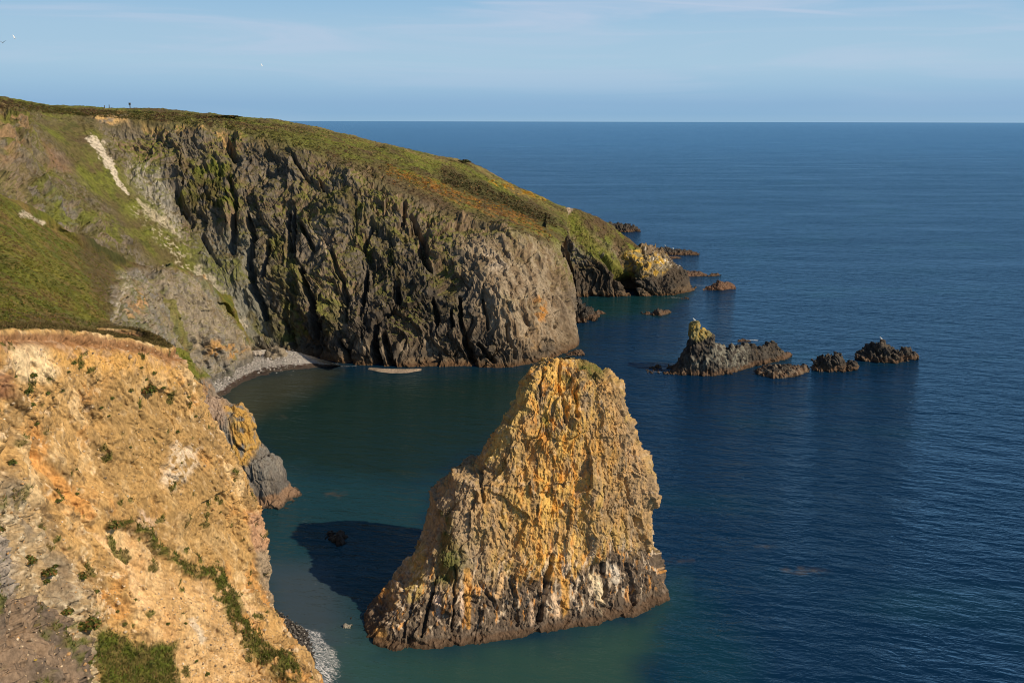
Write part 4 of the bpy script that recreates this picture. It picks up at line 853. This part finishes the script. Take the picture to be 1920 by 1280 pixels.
strip('beach', [(402, 752), (425, 738), (450, 718), (490, 703), (540, 694), (600, 688), (640, 686)], [(370, 700), (400, 700), (425, 685), (465, 660), (500, 655), (560, 662), (632, 682)], 0, 1.5, 300, 140, pb1, .6)
strip('foam_bar', [(690, 692), (710, 696), (735, 699), (765, 698), (790, 694)], [(692, 689), (715, 691), (735, 692), (765, 692), (790, 691)], .05, .18, 120, 20, lambda p, s, nz, n2: mixc(0 * p + (.34, .27, .20), (.18, .145, .11), ss(-.1, .4, nz + n2 * .5)), .12)
def pb2(p, s, nz, n2): return mixc(mixc(np.zeros((len(p), 3)) + (.06, .056, .052), (.035, .033, .031), ss(-.2, .2, n2)), (.16, .15, .14), ss(.3, .5, n2) * .7)
strip('cove_beach', [(512, 1140), (545, 1160), (570, 1180), (582, 1210), (590, 1250), (600, 1300)], [(470, 1150), (490, 1170), (500, 1200), (520, 1240), (530, 1290), (540, 1340)], 0, 2.0, 240, 160, pb2, .8)

# ================================================================== PEBBLES AND BOULDERS
def ico(seed, sub=1):
    import bmesh
    bm = bmesh.new(); bmesh.ops.create_icosphere(bm, subdivisions=sub, radius=1)
    v = np.array([x.co[:] for x in bm.verts]); f = np.array([[y.index for y in x.verts] for x in bm.faces]); bm.free()
    return v, f
IV, IF = ico(0, 1); IV3, IF3 = ico(0, 4)
def scatter_stones(name, pts, rad, cols):
    V, F, Cc = [], [], []; k = 0
    for q, r, c in zip(pts, rad, cols):
        s = rng.uniform(.6, 1.3, 3) * r; a = rng.uniform(0, 6.28); v = IV * s * (1 + rng.normal(0, .08, (len(IV), 1)))
        v = np.stack([v[:, 0] * math.cos(a) - v[:, 1] * math.sin(a), v[:, 0] * math.sin(a) + v[:, 1] * math.cos(a), v[:, 2] * .7], 1) + q
        V.append(v); F.append(IF + k); k += len(v); Cc.append(np.repeat([c], len(v), 0))
    o = rawmesh(name, np.concatenate(V), np.concatenate(F), np.concatenate(Cc), M_peb); return tag(o, kind='stuff')
pts, cs, rd = [], [], []
for i in range(1400):
    u, v = rng.uniform(512, 590), rng.uniform(1140, 1290); lim = np.interp(v, [1140, 1160, 1180, 1210, 1250, 1300], [512, 545, 570, 582, 590, 600])
    if u > lim + rng.normal(0, 6): continue
    q = S(u, v, .25 + (lim - u) * .02); g_ = rng.choice([.05, .09, .16, .35], p=[.45, .35, .17, .03]); pts.append(q); cs.append(np.array([g_, g_ * .96, g_ * .9])); rd.append(rng.uniform(.06, .17))
tag(scatter_stones('cove_pebbles', pts, rd, cs), 'dark grey pebbles on the small beach under the ochre cliff', 'pebbles')
rub_ = ((NUV[..., 0] > -40) & (NUV[..., 0] < 620) & (NUV[..., 1] > 640) & (NUV[..., 1] < 1320)).ravel()
UVf = NUV.reshape(-1, 2); zone = poly(UVf, [(-60, 900), (30, 900), (140, 1050), (240, 1080), (420, 1110), (560, 1240), (520, 1320), (-60, 1320)], 30)
ww = rub_ * (zone + .12) * (NVG.ravel() < .3); ww = ww * (NG[..., 1].ravel() < 95); idx = rng.choice(len(ww), 3000, p=ww / ww.sum())
pts = NG.reshape(-1, 3)[idx]; pal_s = np.array([(.50, .40, .27), (.36, .27, .17), (.60, .52, .40), (.18, .14, .10), (.42, .26, .12)])
tag(scatter_stones('scree', list(pts), list(rng.gamma(2., .022, len(idx)) + .02), list(pal_s[rng.choice(5, len(idx), p=[.3, .25, .12, .13, .2])] * rng.uniform(.8, 1.15, (len(idx), 1)))), 'loose stones strewn over the ochre cliff slope', 'stones')
pts, cs, rd = [], [], []
for i in range(2200):
    t = rng.uniform(); u = 400 + 150 * t + rng.normal(0, 6); v = np.interp(u, [400, 470, 560], [722, 680, 672]) + rng.normal(0, 8)
    g_ = rng.uniform(.25, .55); pts.append(S(u, v, 1.4)); cs.append(np.array([g_, g_ * .97, g_ * .92])); rd.append(rng.uniform(.05, .15) * (2.2 if rng.uniform() < .06 else 1))
tag(scatter_stones('beach_pebbles', pts, rd, cs), 'pale grey pebbles on the curved beach below the main cliff', 'pebbles')
def boulder(name, label, at, r, c, seed, group=None):
    v = IV3 * np.array(r); n = IV3
    d = fbm(sp(v, max(r) * .7, max(r) * .7, max(r) * .7, seed), 4) * .35 * min(r) + cells(sp(v, max(r) * .6, max(r) * .6, max(r) * .6, seed))[0] * .35 * min(r)
    o = rawmesh(name, v + n * d[:, None], IF3, np.zeros((len(v), 3)) + np.array(c) * (1 + .3 * fbm(sp(v, .5, .5, .5, seed), 3))[:, None], M_skerry); o.location = at.tolist(); return tag(o, label, 'boulder', group)
boulder('boulder', 'pale block of rock at the back of the curved beach against the cliff foot', S(516, 664, 1.8), (2.2, 1.6, 1.5), (.22, .19, .14), 5)
boulder('boulder', 'light boulder on the upper beach beside the orange stained spur', S(482, 664, 1.8), (1.1, .9, .7), (.33, .3, .26), 9)

# ================================================================== VEGETATION
def blades(pts, nrm, h, wd, cols, spread=.6):
    n = len(pts); a = rng.uniform(0, 6.28, n); sd_ = np.stack([np.cos(a), np.sin(a), 0 * a], 1)
    tip = nrm * .5 + np.array([0, 0, .8]) + rng.normal(0, spread, (n, 3)) * .6; tip /= np.linalg.norm(tip, axis=1)[:, None]
    a0 = pts - sd_ * wd[:, None]; a1 = pts + sd_ * wd[:, None]; a2 = pts + tip * h[:, None] 
    co = np.stack([a0, a1, a2], 1).reshape(-1, 3); return co, np.arange(n * 3).reshape(-1, 3), np.repeat(cols, 3, 0)
# grass on the foreground cliff ledges and turf
w_ = NVG.ravel() * (NUV[..., 0].ravel() > -60) * (NUV[..., 1].ravel() < 1330) * (NUV[..., 1].ravel() > 560)
w_ = np.where(w_ > .45, w_, 0); idx = rng.choice(len(w_), 60000, p=w_ / w_.sum())
bp = NG.reshape(-1, 3)[idx] + rng.normal(0, .05, (len(idx), 3)); bn = NNN.reshape(-1, 3)[idx]
pal = np.array([(.11, .115, .025), (.075, .10, .016), (.18, .14, .06), (.15, .075, .03), (.055, .07, .018)])
bc = pal[rng.choice(5, len(idx), p=[.32, .3, .18, .07, .13])] * rng.uniform(.8, 1.2, (len(idx), 1)); tp = NUV.reshape(-1, 2)[idx][:, 1] < 665; bc[tp] = bc[tp] * .4 + np.array([.10, .065, .03]) * .6
co, f, cc = blades(bp, bn, rng.uniform(.12, .42, len(idx)) * np.where(tp, .6, 1), rng.uniform(.02, .05, len(idx)), bc)
tag(rawmesh('grass', co, f, cc, M_leaf), 'short green and rusty grass along the ledges and turf of the ochre cliff', 'grass', kind='stuff')

def tuft_mesh(r, n, c, dry=.1):
    d = rng.normal(size=(n, 3)); d /= np.linalg.norm(d, axis=1)[:, None]; d[:, 2] = np.abs(d[:, 2]) * .8
    rr = r * rng.uniform(.4, 1, (n, 1)) * (1 + .25 * np.sin(d[:, :1] * 5 + d[:, 1:2] * 4)); pt = d * rr
    a = rng.normal(size=(n, 3)); a /= np.linalg.norm(a, axis=1)[:, None]; b = np.cross(a, d); b /= np.linalg.norm(b, axis=1)[:, None] + 1e-6
    s = r * .22
    co = np.stack([pt - a * s, pt + a * s, pt + b * s * 1.6 + d * s], 1).reshape(-1, 3)
    col = np.where(rng.uniform(size=(n, 1)) < dry, np.array([[.20, .11, .04]]), np.array([c])) * rng.uniform(.65, 1.35, (n, 1))
    return co, np.arange(n * 3).reshape(-1, 3), np.repeat(col, 3, 0)
KD = None
def on_near(u, v):
    d = (NUV[..., 0] - u) ** 2 + (NUV[..., 1] - v) ** 2; d = np.where(NG[..., 1] > 100, 1e9, d)
    k = np.argmin(d); return NG.reshape(-1, 3)[k], NNN.reshape(-1, 3)[k]
protos = []
tufts = [(142, 682, 5), (152, 690, 4), (130, 697, 3), (285, 700, 5), (275, 712, 4), (190, 715, 3), (238, 732, 5), (210, 748, 5), (302, 728, 4), (357, 745, 4), (334, 808, 5), (190, 765, 4), (118, 733, 3), (75, 795, 5), (150, 925, 4), (112, 938, 5), (100, 700, 4), (60, 705, 6), (48, 735, 7), (52, 760, 5), (28, 708, 5), (88, 738, 4), (265, 690, 4), (318, 690, 3), (205, 780, 3), (240, 840, 3), (330, 870, 3), (385, 800, 3), (375, 780, 4), (392, 820, 3), (355, 722, 3), (425, 1150, 4), (238, 1170, 5), (233, 1142, 4), (200, 1205, 6), (310, 1170, 4), (420, 960, 3), (340, 1172, 3), (255, 1125, 4), (175, 1112, 5), (365, 1240, 4), (390, 1262, 5), (345, 1030, 3), (228, 905, 3), (145, 880, 3), (5, 770, 5), (20, 870, 6), (95, 1087, 7), (103, 1062, 5), (290, 1240, 6)]
for k, (u, v, r) in enumerate(tufts):
    q, n_ = on_near(u, v); rr = r * .045 * rng.uniform(.85, 1.15)
    if k < 6:
        co, f, cc = tuft_mesh(1.0, 260, (.085, .105, .024)); o = rawmesh('cliff_plant', co, f, cc, M_leaf); protos.append(o)
    else:
        o = protos[k % 6].copy(); C.objects.link(o)
    o.location = (q + n_ * rr * .2).tolist(); o.scale = (rr, rr, rr * .8); o.rotation_euler = (0, 0, rng.uniform(0, 6.28))
    tag(o, 'small dark green plant tuft rooted on the bare ochre cliff face', 'plant', 'small plant tufts dotted over the ochre cliff face')
def shrub(name, label, q, rx, ry, rz, n, c, dry=.15, group=None, cat='shrub'):
    co, f, cc = tuft_mesh(1.0, n, c, dry); o = rawmesh(name, co * np.array([rx, ry, rz]), f, cc, M_leaf); o.location = (q + np.array([0, 0, rz * .1])).tolist(); return tag(o, label, cat, group)
for u, v, r, lab in ((278, 733, .85, 'round dark bush on the upper part of the ochre cliff face'), (92, 1075, .6, 'rusty green bush in the middle of the pale rubble slope'), (145, 1085, .55, 'rounded green bush on the right side of the pale rubble slope'), (65, 1050, .6, 'tall green bush on the left of the pale rubble slope'), (160, 1175, .9, 'rust tinged bush low on the rubble slope'), (205, 990, .6, 'green clump at the top end of the grassy ledge'), (576, 1232, .55, 'green clump hanging on the right end of the ochre cliff foot'), (120, 1150, .6, 'small bush above the brown boulders'), (15, 990, .7, 'dark bush on grey rock at the left edge'), (170, 1235, .8, 'broad green bush beside the lower grass patch')):
    q, n_ = on_near(u, v); shrub('cliff_bush', lab, q, r * .8, r * .7, r * .6, 700, (.09, .11, .025), .3)
# yellow flower in the corner
q, n_ = on_near(22, 1268); fl = bpy.data.objects.new('flower', None); C.objects.link(fl); fl.location = q.tolist(); tag(fl, 'yellow flower head at the bottom left corner', 'flower')
th = np.linspace(0, 2 * np.pi, 11)[:-1]; V = [(0, 0, .38)]; F = []
for a in th: V += [(math.cos(a - .22) * .05, math.sin(a - .22) * .05, .39), (math.cos(a) * .13, math.sin(a) * .13, .41), (math.cos(a + .22) * .05, math.sin(a + .22) * .05, .39)]
F = [(0, 1 + 3 * k, 2 + 3 * k) for k in range(10)] + [(0, 2 + 3 * k, 3 + 3 * k) for k in range(10)]
rawmesh('petals', V, F, None, flat_mat('petal', (.75, .55, .02)), parent=fl)
rawmesh('stem', [(-.012, 0, -.1), (.012, 0, -.1), (0, .02, -.1), (0, 0, .38)], [(0, 1, 3), (1, 2, 3), (2, 0, 3)], None, flat_mat('stem_green', (.07, .10, .02)), parent=fl)

# heather, gorse and grass clumps on the far headland
dg = bpy.context.evaluated_depsgraph_get(); dg.update()
def hit(u, v):
    d = Vector(ray(u, v).tolist()).normalized(); r = sc.ray_cast(dg, Vector(CAM.tolist()), d); return r
def clumps(name, label, spots, cat):
    V, F, Cc = [], [], []; k = 0
    for q, r, c in spots:
        co, f, cc = tuft_mesh(r, 14, c, .1); co = co * np.array([1, 1, .8]) + q; V.append(co); F.append(f + k); k += len(co); Cc.append(cc)
    return tag(rawmesh(name, np.concatenate(V), np.concatenate(F), np.concatenate(Cc), M_leaf), label, cat, kind='stuff')
sp_g, sp_h = [], []
sp_t = []
for i in range(9000):
    u = rng.uniform(-25, 300); v = rng.uniform(362, 640)
    if v < np.interp(u, [0, 80, 150, 215, 300], [366, 418, 448, 485, 520]): continue
    ok, loc, nrm, *_ , ob, mw = hit(u, v)
    if not ok or ob.name != 'hillside': continue
    if u > 205 and rng.uniform() < .75: continue
    q = np.array(loc); t_ = float(fbm(sp(q[None], 6, 6, 6, 61), 3)[0])
    sp_t.append((q, rng.uniform(.10, .32), np.array((.075, .092, .016) if t_ > .15 else (.13, .095, .038) if t_ < -.15 else (.125, .13, .022))))
for i in range(5000):
    u = rng.uniform(-20, 460); v = rng.uniform(205, 620)
    ok, loc, nrm, *_ , ob, mw = hit(u, v)
    if not ok or ob.name != 'headland' or rng.uniform() < ss(-10, 60, u - np.interp(v, [205, 300, 440, 620], [200, 230, 350, 440])): continue
    q = np.array(loc); t_ = float(fbm(sp(q[None], 4, 4, 4, 222), 4)[0])
    if t_ < -.02: continue
    sp_t.append((q, rng.uniform(.15, .42), np.array((.055, .065, .016) if rng.uniform() < .35 else (.095, .10, .02))))
sky_u = [0, 120, 200, 330, 440, 575, 690, 795, 872, 950, 1020, 1062, 1115, 1145, 1172, 1200]; sky_v = [184, 203, 207, 211, 221, 239, 265, 290, 306, 343, 375, 393, 407, 427, 447, 468]
lip_u = [0, 120, 200, 330, 430, 560, 680, 790, 880, 960, 1030, 1200]; lip_v = [206, 214, 220, 230, 242, 276, 322, 372, 412, 434, 455, 500]
for i in range(5200):
    u = rng.uniform(-20, 1190); a = np.interp(u, sky_u, sky_v); b = np.interp(u, lip_u, lip_v); v = a + (b - a) * rng.uniform(-.02, 1.0) ** 1.0 + .8
    ok, loc, nrm, *_ , ob, mw = hit(u, v)
    if not ok or ob.name == 'sea' or nrm[2] < .35: continue
    q = np.array(loc); t_ = float(fbm(sp(q[None], 9, 9, 9, 61), 3)[0]); t2 = float(fbm(sp(q[None], 14, 8, 8, 33), 3)[0])
    c_ = (.045, .056, .014) if t_ > .12 else (.085, .055, .032) if t_ < -.12 else (.075, .075, .02)
    if t2 > -.02 and v < a + (b - a) * .35 and u > 450: c_ = (.27, .20, .085)
    sp_h.append((q, rng.uniform(.2, .6), np.array(c_)))
clumps('tussock_grass', 'rough grass tussocks over the green slopes left of the cliff', sp_t, 'grass')
clumps('heather', 'low heather and grass clumps over the top of the headland', sp_h, 'heather')
for i in range(1500):
    t = rng.uniform(); u = 722 + 300 * t + rng.normal(0, 8); v = np.interp(u, [720, 800, 900, 990, 1030], [318, 345, 380, 412, 438]) + rng.normal(0, 7)
    if i % 4 == 0: u = rng.uniform(920, 1022); v = np.interp(u, [920, 960, 1022], [339, 352, 375]) + rng.normal(0, 1.5)
    ok, loc, nrm, *_, ob, mw = hit(u, v)
    if not ok or ob.name not in ('headland', 'headland_point', 'heather'): continue
    if rng.uniform() < (.6 if i % 4 else .45): continue
    if i % 4 == 0 and math.sin(u * .16) < -.2: continue
    sp_g.append((np.array(loc), rng.uniform(.25, .6), (.50, .26, .02) if i % 4 == 0 or rng.uniform() < .2 else (.30, .13, .03)))
sp_s = []
for i in range(330):
    t = rng.uniform(); u = 825 + 215 * t; v = np.interp(u, [820, 870, 960, 1040], [330, 345, 382, 420]) + rng.uniform(-16, 14) * (1 - .4 * t)
    ok, loc, nrm, *_, ob, mw = hit(u, v)
    if ok and ob.name in ('headland', 'headland_point', 'heather'): sp_s.append((np.array(loc), rng.uniform(.5, 1.25), np.array([(.055, .058, .02), (.085, .068, .034)][i % 2])))
clumps('scrub', 'dark scrub on the bank above the gorse slope', sp_s, 'scrub')
clumps('gorse', 'orange and yellow gorse in bloom along the headland slope', sp_g, 'gorse')
for u, v, rx, rz, lab in ((870, 301, 1.8, .6, 'dark low bush on the skyline of the descending headland'), (425, 217, 3.5, .5, 'dark thicket on the skyline above the main cliff')):
    ok, loc, nrm, *_ = hit(u, v + 3)
    shrub('skyline_bush', lab, np.array(loc), rx, 2, rz, 900, (.045, .055, .018), .1)

# ================================================================== POSTS
def box(x0, x1, y0, y1, z0, z1):
    v = [(x, y, z) for x in (x0, x1) for y in (y0, y1) for z in (z0, z1)]
    return v, [(0, 1, 3, 2), (4, 6, 7, 5), (0, 4, 5, 1), (2, 3, 7, 6), (0, 2, 6, 4), (1, 5, 7, 3)]
M_wood = flat_mat('weathered_wood', (.06, .05, .04))
def ground(u, v):
    for k in range(30):
        r = hit(u, v + k * .5)
        if r[0] and r[4].name in ('headland',): return np.array(r[1])
    return P(u, v, 270)
q = ground(244, 203); sg = bpy.data.objects.new('signpost', None); C.objects.link(sg); sg.location = q.tolist(); tag(sg, 'small dark signpost standing up on the skyline of the headland', 'signpost')
v, f = box(-.09, .09, -.09, .09, -.6, 1.25); rawmesh('post', v, f, None, M_wood, parent=sg)
v, f = box(-.28, .28, -.14, -.092, .85, 1.4); rawmesh('sign_board', v, f, None, M_wood, parent=sg)
for u, h, lab in ((196, .75, 'short thick fence post on the skyline left of the signpost'), (205, .9, 'thin fence post on the skyline just right of the thick one')):
    q = ground(u, 203); pr = bpy.data.objects.new('fence_post', None); 
    v, f = box(-.07, .07, -.07, .07, -.5, h); t = [(-.07, -.07, h), (.07, -.07, h), (.07, .07, h), (-.07, .07, h), (0, 0, h + .12)]
    n0 = len(v); v = v + t; f2 = [(n0, n0 + 1, n0 + 4, n0 + 4), (n0 + 1, n0 + 2, n0 + 4, n0 + 4)]
    o = rawmesh('fence_post', v, f, None, M_wood); o.location = q.tolist(); tag(o, lab, 'post', 'fence posts on the skyline')

# ================================================================== GULLS
M_gull = flat_mat('white_feathers', (.8, .8, .78)); M_gd = flat_mat('grey_feathers', (.12, .13, .14))
def gull(label, loc, span, rz, bank, mat, dihed=.35):
    import bmesh
    xs = np.linspace(-.5, .5, 9); V = []; F = []
    prof = [.0, .06, .09, .11, .12, .11, .08, .05, .015]
    for i, (x, r) in enumerate(zip(xs, prof)):
        for a in np.linspace(0, 2 * math.pi, 9)[:-1]: V.append((x * .5, math.cos(a) * r * .55, math.sin(a) * r * .5))
    for i in range(8):
        for k in range(8): F.append((i * 8 + k, i * 8 + (k + 1) % 8, (i + 1) * 8 + (k + 1) % 8, (i + 1) * 8 + k))
    for s in (-1, 1):
        b = len(V); st = [(0, .12), (.22, .15), (.42, .12), (.65, .02)]
        for y, c in st:
            z = dihed * (y if y < .3 else .3 + (y - .3) * .35); sw = -.18 * max(0, y - .3) * 2
            V += [(c * .6 + sw, s * y, z + .02), (-c * .6 + sw, s * y, z + .015), (c * .6 + sw, s * y, z), (-c * .6 + sw, s * y, z - .003)]
        for k in range(3):
            a = b + 4 * k; F += [(a, a + 4, a + 5, a + 1), (a + 2, a + 3, a + 7, a + 6), (a, a + 2, a + 6, a + 4), (a + 1, a + 5, a + 7, a + 3)]
    o = rawmesh('gull', np.array(V) * span / 1.3, F, None, mat); o.location = loc.tolist(); o.rotation_euler = (bank, 0, rz); return tag(o, label, 'bird', 'gulls flying over the headland')
gull('dark gull with raised wings gliding at the left edge of the sky', P(5, 81, 190), 1.45, R(95), 0, M_gd, .9)
gull('white gull flying just right of the dark one', P(27, 72, 200), 1.3, R(60), R(35), M_gull, .8)
gull('small white gull flying alone higher over the main cliff', P(491, 123, 210), .95, R(40), R(40), M_gull)
def perched(label, loc, s, rz):
    th = np.linspace(0, 2 * np.pi, 11)[:-1]; V = []; F = []
    sec = [(-.30, .05, .01), (-.2, .09, .04), (-.08, .16, .09), (.04, .20, .11), (.12, .26, .09), (.16, .34, .055), (.18, .40, .06), (.22, .43, .045), (.28, .42, .012), (.33, .41, .004)]
    for x, z, r in sec:
        for a in th: V.append((x, math.cos(a) * r, z + math.sin(a) * r))
    for i in range(len(sec) - 1):
        for k in range(10): F.append((i * 10 + k, i * 10 + (k + 1) % 10, (i + 1) * 10 + (k + 1) % 10, (i + 1) * 10 + k))
    o = rawmesh('perched_gull', np.array(V) * s, F, None, M_gull); o.location = loc.tolist(); o.rotation_euler = (0, 0, rz); return tag(o, label, 'bird', 'gulls perched on the sea rocks')
def top(u, v0, v1, names):
    v = v0
    while v < v1:
        r = hit(u, v)
        if r[0] and r[4].name.split('.')[0] in names: return np.array(r[1])
        v += .5
    return None
for u, v0, nm, s, lab in ((1302, 590, 'pinnacle_rock', 1.25, 'white gull perched on top of the yellow pinnacle'), (1652, 632, 'craggy_rock', 1.3, 'white gull perched on the rock farthest to the right'), (1247, 455, 'flat_rock', 1.6, 'white gull perched on the left end of the long flat rock'), (1262, 458, 'flat_rock', 1.5, 'white gull perched on the middle of the long flat rock')):
    q = top(u, v0, v0 + 40, (nm,))
    if q is not None: perched(lab, q, s, rng.uniform(0, 6))
